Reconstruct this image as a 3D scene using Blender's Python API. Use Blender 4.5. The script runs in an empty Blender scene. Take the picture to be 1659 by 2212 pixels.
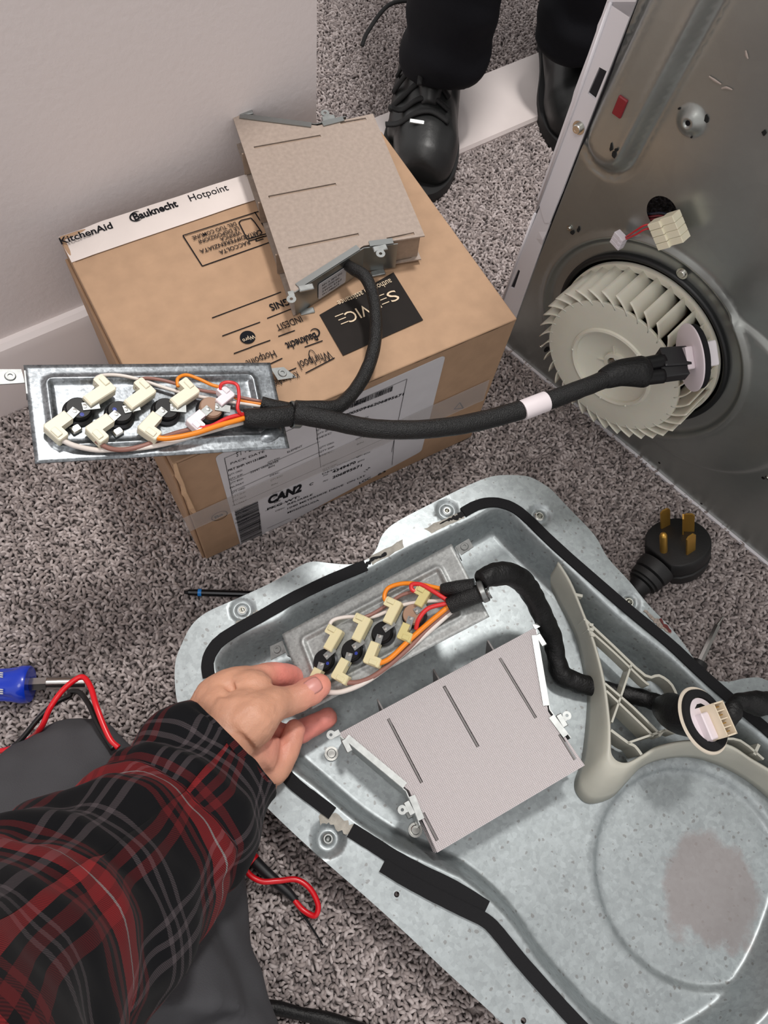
import bpy, bmesh, math, random
import numpy as np
from mathutils import Vector, Matrix, geometry, noise
random.seed(7)
PI = math.pi
SC = bpy.context.scene
COL = SC.collection

# ------------------------------------------------------------------ camera
TILT, ROLL, FPX, HC = 0.4188, 0.2126, 1662.0, 0.80
ct, st, cr, sr = math.cos(TILT), math.sin(TILT), math.cos(ROLL), math.sin(ROLL)
RCAM = Matrix(((1, 0, 0), (0, ct, -st), (0, st, ct))) @ Matrix(((cr, -sr, 0), (sr, cr, 0), (0, 0, 1)))
CPOS = Vector((0, 0, HC))
cd = bpy.data.cameras.new('camera'); cam = bpy.data.objects.new('camera', cd); COL.objects.link(cam)
cam.matrix_world = Matrix.Translation(CPOS) @ RCAM.to_4x4()
cd.sensor_fit = 'VERTICAL'; cd.sensor_height = 24.0; cd.lens = 24.0 * FPX / 2212.0
cd.clip_start = 0.02; cd.clip_end = 50
SC.camera = cam

# ------------------------------------------------------------------ light
vs = SC.view_settings
SC.display_settings.display_device = 'sRGB'
vs.view_transform = 'Standard'; vs.look = 'None'; vs.gamma = 1.0; vs.use_curve_mapping = False
vs.exposure = 0.22
w = bpy.data.worlds.new('room_ambient'); SC.world = w; w.use_nodes = True
bg = w.node_tree.nodes['Background']; bg.inputs[0].default_value = (1.0, 0.968, 0.955, 1); bg.inputs[1].default_value = 0.66

def area(name, loc, target, size, power, color=(1, .965, .93)):
    l = bpy.data.lights.new(name, 'AREA'); l.shape = 'DISK'; l.size = size; l.energy = power; l.color = color
    o = bpy.data.objects.new(name, l); COL.objects.link(o); o.location = loc
    o.rotation_euler = (Vector(target) - Vector(loc)).to_track_quat('-Z', 'Y').to_euler()
    return o
area('hall_ceiling_light', (0.10, 0.98, 2.32), (0.05, .5, 0), .26, 27)
area('added_room_fill', (-0.35, -0.55, 2.35), (0.1, .4, 0), .9, 9)  # weak broad fill, added to light the panel side; no lamp known there

# ------------------------------------------------------------------ pixel <-> place helpers (photo frame 1659 x 2212)
def ray(px, py):
    return RCAM @ Vector(((px - 829.5) / FPX, -(py - 1106.0) / FPX, -1.0))
def Z(px, py, z=0.0):
    d = ray(px, py); return CPOS + d * ((z - HC) / d.z)
def onplane(px, py, p0, n):
    d = ray(px, py); return CPOS + d * ((Vector(p0) - CPOS).dot(n) / d.dot(n))

# ------------------------------------------------------------------ materials
def lin(c):
    if isinstance(c, str):
        c = c.lstrip('#'); c = tuple(int(c[i:i + 2], 16) / 255 for i in (0, 2, 4))
    return tuple((x / 12.92 if x <= .04045 else ((x + .055) / 1.055) ** 2.4) for x in c) + (1,)
MATS = {}
def mat(name, col, rough=.5, metal=0., bump=0., bscale=200., var=0., vscale=30., spec=.5, coat=0., trans=0., sss=0., alpha=1.):
    if name in MATS: return MATS[name]
    m = bpy.data.materials.new(name); m.use_nodes = True; nt = m.node_tree
    b = nt.nodes['Principled BSDF']
    c = lin(col); b.inputs['Base Color'].default_value = c
    b.inputs['Roughness'].default_value = rough; b.inputs['Metallic'].default_value = metal
    b.inputs['Specular IOR Level'].default_value = spec
    b.inputs['Coat Weight'].default_value = coat
    b.inputs['Transmission Weight'].default_value = trans
    b.inputs['Alpha'].default_value = alpha
    if sss: b.inputs['Subsurface Weight'].default_value = sss; b.inputs['Subsurface Radius'].default_value = (.01, .004, .002); b.inputs['Subsurface Scale'].default_value = .5
    tc = nt.nodes.new('ShaderNodeTexCoord')
    if var:
        n = nt.nodes.new('ShaderNodeTexNoise'); n.inputs['Scale'].default_value = vscale; n.inputs['Detail'].default_value = 5
        nt.links.new(tc.outputs['Object'], n.inputs['Vector'])
        mr = nt.nodes.new('ShaderNodeMapRange'); mr.inputs[1].default_value = .3; mr.inputs[2].default_value = .7
        mr.inputs[3].default_value = 1 - var; mr.inputs[4].default_value = 1 + var
        nt.links.new(n.outputs['Fac'], mr.inputs[0])
        mx = nt.nodes.new('ShaderNodeMix'); mx.data_type = 'RGBA'; mx.blend_type = 'MULTIPLY'; mx.inputs[0].default_value = 1
        mx.inputs[6].default_value = c
        nt.links.new(mr.outputs[0], mx.inputs[7]); nt.links.new(mx.outputs[2], b.inputs['Base Color'])
    if bump:
        n = nt.nodes.new('ShaderNodeTexNoise'); n.inputs['Scale'].default_value = bscale; n.inputs['Detail'].default_value = 3
        nt.links.new(tc.outputs['Object'], n.inputs['Vector'])
        bp = nt.nodes.new('ShaderNodeBump'); bp.inputs['Strength'].default_value = bump; bp.inputs['Distance'].default_value = .001
        nt.links.new(n.outputs['Fac'], bp.inputs['Height']); nt.links.new(bp.outputs['Normal'], b.inputs['Normal'])
    MATS[name] = m; return m

# ------------------------------------------------------------------ mesh collector
class MB:
    def __init__(s): s.v = []; s.f = []; s.uv = None
    def add(s, vs, fs):
        o = len(s.v); s.v += [Vector(p) for p in vs]; s.f += [tuple(i + o for i in f) for f in fs]; return s
    def box(s, c, sz, M=None):
        hx, hy, hz = sz[0] / 2, sz[1] / 2, sz[2] / 2; c = Vector(c)
        P = [c + Vector((x * hx, y * hy, z * hz)) for z in (-1, 1) for y in (-1, 1) for x in (-1, 1)]
        if M is not None: P = [M @ p for p in P]
        return s.add(P, [(0, 2, 3, 1), (4, 5, 7, 6), (0, 1, 5, 4), (2, 6, 7, 3), (0, 4, 6, 2), (1, 3, 7, 5)])
    def cbox(s, c, sz, ch, M=None):   # box with chamfered vertical and top edges
        hx, hy, hz = sz[0] / 2, sz[1] / 2, sz[2] / 2; c = Vector(c); rings = []
        for (z, k) in ((-hz, 0), (hz - ch, 0), (hz, ch)):
            x, y = hx - k, hy - k; q = ch * .8
            rings.append([c + Vector((a, b, z)) for a, b in ((-x + q, -y), (x - q, -y), (x, -y + q), (x, y - q), (x - q, y), (-x + q, y), (-x, y - q), (-x, -y + q))])
        P = [p for r in rings for p in r]
        if M is not None: P = [M @ p for p in P]
        F = [tuple(range(7, -1, -1)), tuple(range(16, 24))]
        for r in range(2):
            for i in range(8): j = (i + 1) % 8; F.append((r * 8 + i, r * 8 + j, r * 8 + 8 + j, r * 8 + 8 + i))
        return s.add(P, F)
    def quad(s, a, b, c, d): return s.add([a, b, c, d], [(0, 1, 2, 3)])
    def prism(s, poly, z0, z1, M=None):
        n = len(poly); P = [Vector((x, y, z0)) for x, y in poly] + [Vector((x, y, z1)) for x, y in poly]
        if M is not None: P = [M @ p for p in P]
        return s.add(P, [tuple(range(n - 1, -1, -1)), tuple(range(n, 2 * n))] + [(i, (i + 1) % n, n + (i + 1) % n, n + i) for i in range(n)])
    def lathe(s, prof, M, n=24, closed_bot=False, closed_top=False):
        P = []; F = []
        for (r, h) in prof:
            for i in range(n):
                a = 2 * PI * i / n; P.append(M @ Vector((r * math.cos(a), r * math.sin(a), h)))
        for k in range(len(prof) - 1):
            for i in range(n):
                j = (i + 1) % n; F.append((k * n + i, k * n + j, (k + 1) * n + j, (k + 1) * n + i))
        if closed_bot: F.append(tuple(range(n - 1, -1, -1)))
        if closed_top: F.append(tuple(range((len(prof) - 1) * n, len(prof) * n)))
        return s.add(P, F)
    def tube(s, pts, r, n=10, sub=6, caps=True, flat=1.0, up=None):
        pts = [Vector(p) for p in pts]
        rs = r if isinstance(r, (list, tuple)) else [r] * len(pts)
        if sub > 1 and len(pts) > 2: pts, rs = crom(pts, rs, sub)
        m = len(pts); T = []
        for i in range(m):
            t = pts[min(i + 1, m - 1)] - pts[max(i - 1, 0)]; T.append(t.normalized() if t.length > 1e-9 else Vector((0, 0, 1)))
        ref = Vector(up) if up else (Vector((0, 0, 1)) if abs(T[0].z) < .9 else Vector((1, 0, 0)))
        nrm = (ref - T[0] * ref.dot(T[0])).normalized(); P = []; F = []
        for i in range(m):
            nrm = (nrm - T[i] * nrm.dot(T[i])); nrm = nrm.normalized() if nrm.length > 1e-6 else T[i].orthogonal().normalized()
            bi = T[i].cross(nrm)
            for k in range(n):
                a = 2 * PI * k / n; P.append(pts[i] + (nrm * math.cos(a) * flat + bi * math.sin(a)) * rs[i])
        for i in range(m - 1):
            for k in range(n): j = (k + 1) % n; F.append((i * n + k, i * n + j, (i + 1) * n + j, (i + 1) * n + k))
        if caps: F.append(tuple(range(n - 1, -1, -1))); F.append(tuple(range((m - 1) * n, m * n)))
        return s.add(P, F)
    def ball(s, c, r, n=12, sc=(1, 1, 1), M=None):
        c = Vector(c); P = []; F = []; m = n // 2
        for i in range(m + 1):
            th = PI * i / m
            for k in range(n):
                a = 2 * PI * k / n; q = Vector((r * sc[0] * math.sin(th) * math.cos(a), r * sc[1] * math.sin(th) * math.sin(a), -r * sc[2] * math.cos(th)))
                P.append(c + (M @ q if M is not None else q))
        for i in range(m):
            for k in range(n): j = (k + 1) % n; F.append((i * n + k, i * n + j, (i + 1) * n + j, (i + 1) * n + k))
        return s.add(P, F)
    def wall(s, pts, h, t, top=None):  # standing strip of height h and thickness t along pts
        pts = [Vector(p) for p in pts]; n = len(pts)
        for sgn in (0,):
            P = []
            for i in range(n):
                d = (pts[min(i + 1, n - 1)] - pts[max(i - 1, 0)]); d.z = 0; d.normalize(); nn = Vector((-d.y, d.x, 0)) * t / 2
                for o in (-1, 1):
                    P.append(pts[i] + nn * o); P.append(pts[i] + nn * o + Vector((0, 0, h)))
            F = []
            for i in range(n - 1):
                a, b = i * 4, i * 4 + 4
                F += [(a, b, b + 1, a + 1), (a + 2, a + 3, b + 3, b + 2), (a + 1, b + 1, b + 3, a + 3), (a, a + 2, b + 2, b)]
            F += [(0, 1, 3, 2), ((n - 1) * 4, (n - 1) * 4 + 2, (n - 1) * 4 + 3, (n - 1) * 4 + 1)]
            s.add(P, F)
        return s
    def build(s, name, m, parent=None, smooth=False, kind=None, bevel=0, fixn=True):
        me = bpy.data.meshes.new(name)
        Mi = WM[parent.name].inverted() if parent is not None and parent.name in WM else Matrix()
        me.from_pydata([Mi @ p for p in s.v], [], s.f); me.validate()
        if fixn:
            bm = bmesh.new(); bm.from_mesh(me); bmesh.ops.recalc_face_normals(bm, faces=bm.faces); bm.to_mesh(me); bm.free()
        if s.uv is not None:
            ul = me.uv_layers.new(name='UVMap')
            for l in me.loops: ul.data[l.index].uv = s.uv[l.vertex_index]
        me.materials.append(m)
        if smooth:
            me.polygons.foreach_set('use_smooth', [True] * len(me.polygons))
            if smooth is not True: me.set_sharp_from_angle(angle=math.radians(smooth))
        o = bpy.data.objects.new(name, me); COL.objects.link(o)
        if parent is not None:
            o.parent = parent; WM[o.name] = WM.get(parent.name, Matrix()).copy()
        else: WM[o.name] = Matrix()
        if kind: o['kind'] = kind
        if bevel:
            md = o.modifiers.new('edge_bevel', 'BEVEL'); md.width = bevel; md.segments = 2; md.limit_method = 'ANGLE'; md.angle_limit = math.radians(40)
        return o
WM = {}
def crom(pts, rs, sub):
    o = []; r = []; n = len(pts)
    for i in range(n - 1):
        p0, p1, p2, p3 = pts[max(i - 1, 0)], pts[i], pts[i + 1], pts[min(i + 2, n - 1)]
        for k in range(sub):
            t = k / sub
            o.append(.5 * ((2 * p1) + (p2 - p0) * t + (2 * p0 - 5 * p1 + 4 * p2 - p3) * t * t + (3 * p1 - p0 - 3 * p2 + p3) * t ** 3))
            r.append(rs[i] * (1 - t) + rs[i + 1] * t)
    o.append(pts[-1]); r.append(rs[-1]); return o, r
def crom2(pts, sub=6):
    q, _ = crom([Vector((p[0], p[1], 0)) for p in pts], [1] * len(pts), sub); return [(p.x, p.y) for p in q]
def tag(o, label, cat=None, group=None, kind=None):
    if label: o['label'] = label
    if cat: o['category'] = cat
    if group: o['group'] = group
    if kind: o['kind'] = kind
    return o
def thing(name, loc, label, cat, M=None, group=None):
    o = bpy.data.objects.new(name, None); COL.objects.link(o); o.empty_display_size = .02
    mw = M.copy() if M is not None else Matrix.Translation(Vector(loc))
    o.matrix_world = mw; WM[o.name] = mw
    return tag(o, label, cat, group)
def frame(o, x, z):   # matrix with origin o, x axis x, z axis z
    z = Vector(z).normalized(); x = Vector(x); x = (x - z * x.dot(z)).normalized(); y = z.cross(x)
    return Matrix(((x.x, y.x, z.x, o[0]), (x.y, y.y, z.y, o[1]), (x.z, y.z, z.z, o[2]), (0, 0, 0, 1)))
def axisM(p0, p1):
    z = (Vector(p1) - Vector(p0)); return frame(p0, z.orthogonal(), z)
def cyl(mb, p0, p1, r0, r1=None, n=16):
    L = (Vector(p1) - Vector(p0)).length; return mb.lathe([(r0, 0), (r1 if r1 is not None else r0, L)], axisM(p0, p1), n, True, True)

def inpoly(x, y, poly):
    c = False; j = len(poly) - 1
    for i in range(len(poly)):
        xi, yi = poly[i]; xj, yj = poly[j]
        if (yi > y) != (yj > y) and x < (xj - xi) * (y - yi) / (yj - yi) + xi: c = not c
        j = i
    return c
def np_inpoly(X, Y, poly):
    c = np.zeros(X.shape, bool); j = len(poly) - 1
    for i in range(len(poly)):
        xi, yi = poly[i]; xj, yj = poly[j]
        if yi != yj:
            c ^= ((yi > Y) != (yj > Y)) & (X < (xj - xi) * (Y - yi) / (yj - yi) + xi)
        j = i
    return c
def np_dist(X, Y, poly, closed=True):
    d = np.full(X.shape, 1e9); n = len(poly)
    for i in range(n if closed else n - 1):
        x0, y0 = poly[i]; x1, y1 = poly[(i + 1) % n]; dx, dy = x1 - x0, y1 - y0; L = dx * dx + dy * dy
        if L < 1e-14: continue
        t = np.clip(((X - x0) * dx + (Y - y0) * dy) / L, 0, 1)
        d = np.minimum(d, np.hypot(X - x0 - t * dx, Y - y0 - t * dy))
    return d
def sstep(x): x = np.clip(x, 0, 1); return x * x * (3 - 2 * x)
def resample(poly, step, closed=True):
    out = []; n = len(poly)
    for i in range(n if closed else n - 1):
        a, b = poly[i], poly[(i + 1) % n]; L = math.hypot(b[0] - a[0], b[1] - a[1]); k = max(1, int(round(L / step)))
        out += [(a[0] + (b[0] - a[0]) * t / k, a[1] + (b[1] - a[1]) * t / k) for t in range(k)]
    if not closed: out.append(poly[-1])
    return out
def sheet(outer, holes, step, fine=None, extra=()):
    """triangulated sheet inside outer with holes; returns 2D points and faces"""
    pts = []; edges = []
    for lp in [resample(outer, step)] + list(holes):
        o = len(pts); pts += lp; edges += [(o + i, o + (i + 1) % len(lp)) for i in range(len(lp))]
    xs = [p[0] for p in outer]; ys = [p[1] for p in outer]
    X, Y = np.meshgrid(np.arange(min(xs), max(xs), step), np.arange(min(ys), max(ys), step))
    X = X + (np.arange(X.shape[0])[:, None] % 2) * step * .5
    keep = np_inpoly(X, Y, outer) & (np_dist(X, Y, outer) > step * .5)
    for h in holes: keep &= ~np_inpoly(X, Y, h) & (np_dist(X, Y, h) > step * .35)
    if fine is not None: keep &= fine(X, Y)
    pts += list(zip(X[keep].tolist(), Y[keep].tolist())) + list(extra)
    r = geometry.delaunay_2d_cdt([Vector(p) for p in pts], edges, [], 0, 1e-7, False)
    V2 = [(p.x, p.y) for p in r[0]]; F = r[2]
    cx = np.array([sum(V2[i][0] for i in f) / len(f) for f in F]); cy = np.array([sum(V2[i][1] for i in f) / len(f) for f in F])
    k = np_inpoly(cx, cy, outer)
    for h in holes: k &= ~np_inpoly(cx, cy, h)
    return V2, [F[i] for i in np.nonzero(k)[0]]
def circ(c, r, n=20): return [(c[0] + r * math.cos(2 * PI * i / n), c[1] + r * math.sin(2 * PI * i / n)) for i in range(n)]
def melt(name, mb, vox, m, parent=None, it=6, fac=.5, disp=None):
    """overlapping volumes fused into one continuous skin"""
    o = mb.build(name, m, parent, fixn=False)
    r = o.modifiers.new('fuse', 'REMESH'); r.mode = 'VOXEL'; r.voxel_size = vox
    s_ = o.modifiers.new('soften', 'SMOOTH'); s_.iterations = it; s_.factor = fac
    dg = bpy.context.evaluated_depsgraph_get(); me = bpy.data.meshes.new_from_object(o.evaluated_get(dg))
    o.modifiers.clear(); old = o.data; o.data = me; me.name = name; bpy.data.meshes.remove(old)
    if disp:
        Mw = WM[o.name]; me.calc_loop_triangles() if hasattr(me, 'calc_loop_triangles') else None
        ns = [v.normal.copy() for v in me.vertices]
        for v, nn in zip(me.vertices, ns): v.co += nn * disp(Mw @ v.co)
    me.polygons.foreach_set('use_smooth', [True] * len(me.polygons))
    if not me.materials: me.materials.append(m)
    return o
FONT = None
def text(mb, s, a, b, n, h, lift=.00025, bold=0):
    """write s from point a to point b on a plane with normal n, letters h tall, as flat print"""
    global FONT
    cu = bpy.data.curves.new('t', 'FONT'); cu.body = s; cu.size = 1.0; cu.offset = bold; cu.resolution_u = 3
    o = bpy.data.objects.new('t', cu); COL.objects.link(o)
    dg = bpy.context.evaluated_depsgraph_get(); me = bpy.data.meshes.new_from_object(o.evaluated_get(dg))
    bpy.data.objects.remove(o); bpy.data.curves.remove(cu)
    vs_ = [v.co.copy() for v in me.vertices]; fs = [tuple(p.vertices) for p in me.polygons]; bpy.data.meshes.remove(me)
    if not vs_: return
    x0 = min(v.x for v in vs_); x1 = max(v.x for v in vs_)
    a, b = Vector(a), Vector(b); L = (b - a).length; X = (b - a) / L; Y = Vector(n).cross(X).normalized()
    mb.add([a + X * ((v.x - x0) / (x1 - x0) * L) + Y * (v.y / .70 * h) + Vector(n) * lift for v in vs_], fs)
def line(mb, a, b, n, w, lift=.00025):
    a, b = Vector(a), Vector(b); Y = Vector(n).cross((b - a).normalized()) * w / 2; l = Vector(n) * lift
    mb.quad(a - Y + l, b - Y + l, b + Y + l, a + Y + l)
# ================================================================== SETTING
def carpet_mat(name, scale_mul=1.0, obj_random=False):
    m = bpy.data.materials.new(name); m.use_nodes = True; nt = m.node_tree; b = nt.nodes['Principled BSDF']
    b.inputs['Roughness'].default_value = .75; b.inputs['Specular IOR Level'].default_value = .25
    b.inputs['Sheen Weight'].default_value = .15
    rp = nt.nodes.new('ShaderNodeValToRGB'); e = rp.color_ramp.elements
    e[0].position = 0; e[0].color = lin('#7f7675'); e[1].position = 1; e[1].color = lin('#beb4b2')
    k = rp.color_ramp.elements.new(.5); k.color = lin('#9b908d')
    if obj_random:
        oi = nt.nodes.new('ShaderNodeObjectInfo'); nt.links.new(oi.outputs['Random'], rp.inputs[0])
    else:
        tc = nt.nodes.new('ShaderNodeTexCoord'); vo = nt.nodes.new('ShaderNodeTexVoronoi'); vo.inputs['Scale'].default_value = 260
        nt.links.new(tc.outputs['Object'], vo.inputs['Vector']); nt.links.new(vo.outputs['Distance'], rp.inputs[0])
        bp = nt.nodes.new('ShaderNodeBump'); bp.inputs['Strength'].default_value = .9; bp.inputs['Distance'].default_value = .004; bp.invert = True
        nt.links.new(vo.outputs['Distance'], bp.inputs['Height']); nt.links.new(bp.outputs['Normal'], b.inputs['Normal'])
    nt.links.new(rp.outputs[0], b.inputs['Base Color']); return m
CARPET = carpet_mat('carpet_backing'); PILE = carpet_mat('carpet_loop_yarn', obj_random=True)
fl = MB(); fl.box((0.2, .8, -.014), (4.4, 4.4, .02)); o = fl.build('floor', CARPET); tag(o, None, None, None, 'structure')

# left wall, its free end, skirting, threshold
WP = Z(0, 882); WD = (Z(245, 775) - WP); WD.normalize(); WN = WD.cross(Vector((0, 0, 1)))   # WN points into the room
if WN.dot(-WP) < 0: WN = -WN
def wl(s, d, z): return WP + WD * s + WN * d + Vector((0, 0, z))
WALL = mat('wall_paint', '#e2dad9', .62, bump=.35, bscale=170, spec=.35)
TRIM = mat('skirting_paint', '#e4dcdb', .42, bump=.1, bscale=60)
wM = frame(WP, WD, (0, 0, 1))
wb = MB()
S1 = .4203
for a, b in (((-1.3), S1),):
    sd = -1 if (wM.to_3x3() @ Vector((0, 1, 0))).dot(WN) > 0 else 1
    wb.box(((a + b) / 2, sd * .05, 1.2), (b - a, .10, 2.4), wM)
o = wb.build('wall_left', WALL); o['kind'] = 'structure'
bd = MB()   # skirting with an eased top edge
prof = [(0, .0), (.014, .0), (.014, .090), (.011, .1005), (.006, .105), (0, .105)]
P = [wl(s, d, z) for s in (-1.3, S1 - .0005) for d, z in prof]
n = len(prof); bd.add(P, [tuple(range(n)), tuple(range(n, 2 * n))] + [(i, (i + 1) % n, n + (i + 1) % n, n + i) for i in range(n)])
o = bd.build('baseboard_left', TRIM, None, smooth=30); o['kind'] = 'structure'
# threshold between the two carpets
ta, tb = Z(700, 464), Z(1320, 196); td = (tb - ta).normalized(); tn = Vector((-td.y, td.x, 0))
th = MB(); tl = (tb - ta).length
prof = [(-.001, 0), (-.001, .006), (.002, .0105), (.012, .012), (.100, .012), (.112, .0105), (.115, 0)]
P = [ta + td * s + tn * d + Vector((0, 0, z)) for s in (-.25, tl + .25) for d, z in prof]; n = len(prof)
th.add(P, [tuple(range(n)), tuple(range(n, 2 * n))] + [(i, (i + 1) % n, n + (i + 1) % n, n + i) for i in range(n)])
o = th.build('trim_1', mat('threshold_paint', '#d8cecb', .5, var=.05, vscale=14), None, smooth=30); tag(o, None, None, None, 'structure')

# ================================================================== CARTON
CB = Vector((-.1765, .2554, 0)); CY = .7008; CL, CW, CH = .3395, .2617, .2299
CX = Vector((math.cos(CY), math.sin(CY), 0)); CYv = Vector((-math.sin(CY), math.cos(CY), 0)); UP = Vector((0, 0, 1))
CARD = mat('corrugated_card', '#a98a6f', .72, bump=.12, bscale=500, var=.07, vscale=60, spec=.3)
INK = mat('black_print', '#14151a', .8, spec=.15)
def cc(u, v, z): return CB + CX * u + CYv * v + UP * z
car = thing('cardboard_box', CB, 'brown cardboard shipping carton with a white address label, standing on the carpet by the wall', 'box', frame(CB, CX, UP))
cm = MB(); T = .004
# four walls, floor and two top flaps of card, edges slightly rounded by the bevel
cm.box((CL / 2, T / 2, CH / 2 + .002), (CL, T, CH - .004), WM[car.name]); cm.box((CL / 2, CW - T / 2, CH / 2 + .002), (CL, T, CH - .004), WM[car.name])
cm.box((T / 2, CW / 2, CH / 2 + .002), (T, CW - 2 * T - .0004, CH - .004), WM[car.name]); cm.box((CL - T / 2, CW / 2, CH / 2 + .002), (T, CW - 2 * T - .0004, CH - .004), WM[car.name])
cm.box((CL / 2, CW / 2, .003), (CL - 2 * T, CW - 2 * T, T), WM[car.name])
cm.build('carton_wall', CARD, car, bevel=.0015)
tm = MB(); nx, ny = 40, 26; g = []
def toph(u, v):   # the lid bows a little and its far left corner is creased
    return CH + .0012 * math.sin(PI * u / CL) * math.sin(PI * v / CW) - .004 * max(0, 1 - math.hypot(u, v - CW) / .04) + .0004 * noise.noise(Vector((u * 30, v * 30, 0)))
for j in range(ny + 1):
    for i in range(nx + 1):
        u, v = CL * i / nx, CW * j / ny; g.append(cc(u, v, toph(u, v)))
nb = len(g); g += [p - Vector((0, 0, .004)) for p in g]
F = []
for j in range(ny):
    for i in range(nx):
        a = j * (nx + 1) + i; q = (a, a + 1, a + nx + 2, a + nx + 1); F.append(q); F.append(tuple(nb + t for t in q[::-1]))
bd_ = [i for i in range(nx + 1)] + [j * (nx + 1) + nx for j in range(1, ny + 1)] + [ny * (nx + 1) + i for i in range(nx - 1, -1, -1)] + [j * (nx + 1) for j in range(ny - 1, 0, -1)]
for k in range(len(bd_)):
    a, b = bd_[k], bd_[(k + 1) % len(bd_)]; F.append((a, b, nb + b, nb + a))
tm.add(g, F); tm.build('top_flap', CARD, car, smooth=40, bevel=.001)
# torn card edge at the left end of the front
tf = MB(); zt = [(374, 1004), (378, 1030), (390, 1048), (392, 1068), (402, 1080), (408, 1100), (417, 1110)]
FN = -CYv
def FR(px, py, lift=0.): return onplane(px, py, CB + FN * lift, FN)
def TP(px, py, lift=0.): return onplane(px, py, (0, 0, CH + .0016 + lift), UP)
pa = [FR(x, y, .0006) for x, y in zt]; pb = [FR(x + 7 + 4 * (i % 2), y - 3, .0035 * (1 if 0 < i < 6 else .3)) for i, (x, y) in enumerate(zt)]
tf.add(pa + pb, [(i, i + 1, len(pa) + i + 1, len(pa) + i) for i in range(len(pa) - 1)])
ob = tf.build('torn_edge', mat('torn_card', '#c9a684', .85, bump=.6, bscale=900), car); ob.modifiers.new('s', 'SOLIDIFY').thickness = .001
# small proud end flap at the bottom front corner
ef = MB(); ef.box((-.0015, CW * .5, CH * .45), (.003, CW - .006, CH * .88), WM[car.name]); ef.build('end_flap', CARD, car, bevel=.001)
# tapes, label, sticker
def slab(name, quadpts, n, t, m, parent, rad=0, lift=0.0):
    mb = MB(); n = Vector(n); lo = [p + n * lift for p in quadpts]; hi = [p + n * (lift + t) for p in quadpts]; k = len(lo)
    mb.add(lo + hi, [tuple(range(k)), tuple(range(k, 2 * k))] + [(i, (i + 1) % k, k + (i + 1) % k, k + i) for i in range(k)])
    return mb.build(name, m, parent)
PAPER = mat('white_label_paper', '#c9c7cb', .5, var=.03, vscale=50)
TAPEW = mat('white_printed_tape', '#d9cfca', .45, var=.03, vscale=40)
CLEAR = mat('clear_tape', '#cfcac8', .25, alpha=.24, bump=.25, bscale=90)
def roundq(pts, r=.006, n=4):
    out = []; k = len(pts)
    for i in range(k):
        p, a, b = pts[i], pts[i - 1], pts[(i + 1) % k]; da = (a - p).normalized() * r; db = (b - p).normalized() * r
        for t in range(n + 1):
            s = t / n; out.append((p + da) * (1 - s) ** 2 + p * 2 * s * (1 - s) + (p + db) * s * s)
    return out
# strip of white tape along the far long edge, folded down the back
tw = MB(); TL_, W_ = .215, .034
_g = [[cc((TL_ + .03) * i / 36, CW - W_ + W_ * j / 6, toph((TL_ + .03) * i / 36, CW - W_ + W_ * j / 6) + .0011) for i in range(37)] for j in range(7)]
tw.add([p for r in _g for p in r], [(j * 37 + i, j * 37 + i + 1, (j + 1) * 37 + i + 1, (j + 1) * 37 + i) for j in range(6) for i in range(36)])
tw.quad(cc(0, CW + .0004, CH - .0010), cc(TL_ + .03, CW + .0004, CH - .0002), cc(TL_ + .03, CW + .0004, CH - .03), cc(0, CW + .0004, CH - .03))
ob = tw.build('printed_tape', TAPEW, car, fixn=False); ob.modifiers.new('t', 'SOLIDIFY').thickness = -.0003
pr = MB()
def tt(s, a, b, hpx_, bold=0, pl=TP, nn=UP, lift=.0006):
    A, B = pl(*a), pl(*b); text(pr, s, A, B, nn, hpx_, lift, bold)
tt('KitchenAid', (133, 529), (245, 493), .0078, .02)
tt('Bauknecht', (292, 477), (386, 446), .0085, .03)
cm_ = MB()
def arc_on(plf, c, rx, ry, a0, a1, nn, w, k=18, lift=.0007, ang=0):
    pts = []
    for i in range(k + 1):
        a = math.radians(a0 + (a1 - a0) * i / k); x, y = rx * math.cos(a), ry * math.sin(a)
        pts.append(plf(c[0] + x * math.cos(ang) - y * math.sin(ang), c[1] + x * math.sin(ang) + y * math.cos(ang)))
    for i in range(k):
        ww = w * (1 if True else 1) * math.sin(PI * (i + .5) / k) ** .5 if abs(a1 - a0) < 359 else w
        line(pr, pts[i], pts[i + 1], nn, ww, lift)
arc_on(TP, (296, 468), 15, 10, 60, 300, UP, .0016, ang=-.3)
tt('Hotpoint', (412, 436), (495, 411), .0085, 0)
# recycling box, printed upside down
for a, b in (((395, 509), (561, 456)), ((395, 509), (437, 575)), ((437, 575), (590, 521)), ((550, 458), (590, 521))): line(pr, TP(*a), TP(*b), UP, .0011)
for s, a, b in (('RACCOLTA', (537, 520), (472, 543)), ('DIFFERENZIATA', (527, 509), (430, 541)), ('VERIFICA', (518, 499), (474, 515)), ('LE DISPOSIZIONI', (514, 490), (428, 520)), ('DEL TUO COMUNE', (508, 480), (414, 512))):
    tt(s, a, b, .0046, .01)
for a, b in (((516, 481), (521, 476)), ((521, 476), (542, 471)), ((542, 471), (550, 480)), ((550, 480), (566, 503)), ((516, 481), (534, 517)), ((534, 517), (575, 505)), ((536, 521), (578, 509)), ((553, 516), (570, 511)), ((553, 521), (553, 516)), ((553, 521), (569, 516))): line(pr, TP(*a), TP(*b), UP, .0011)
tt('CARTA', (562, 497), (530, 508), .0055, .02)
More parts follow.
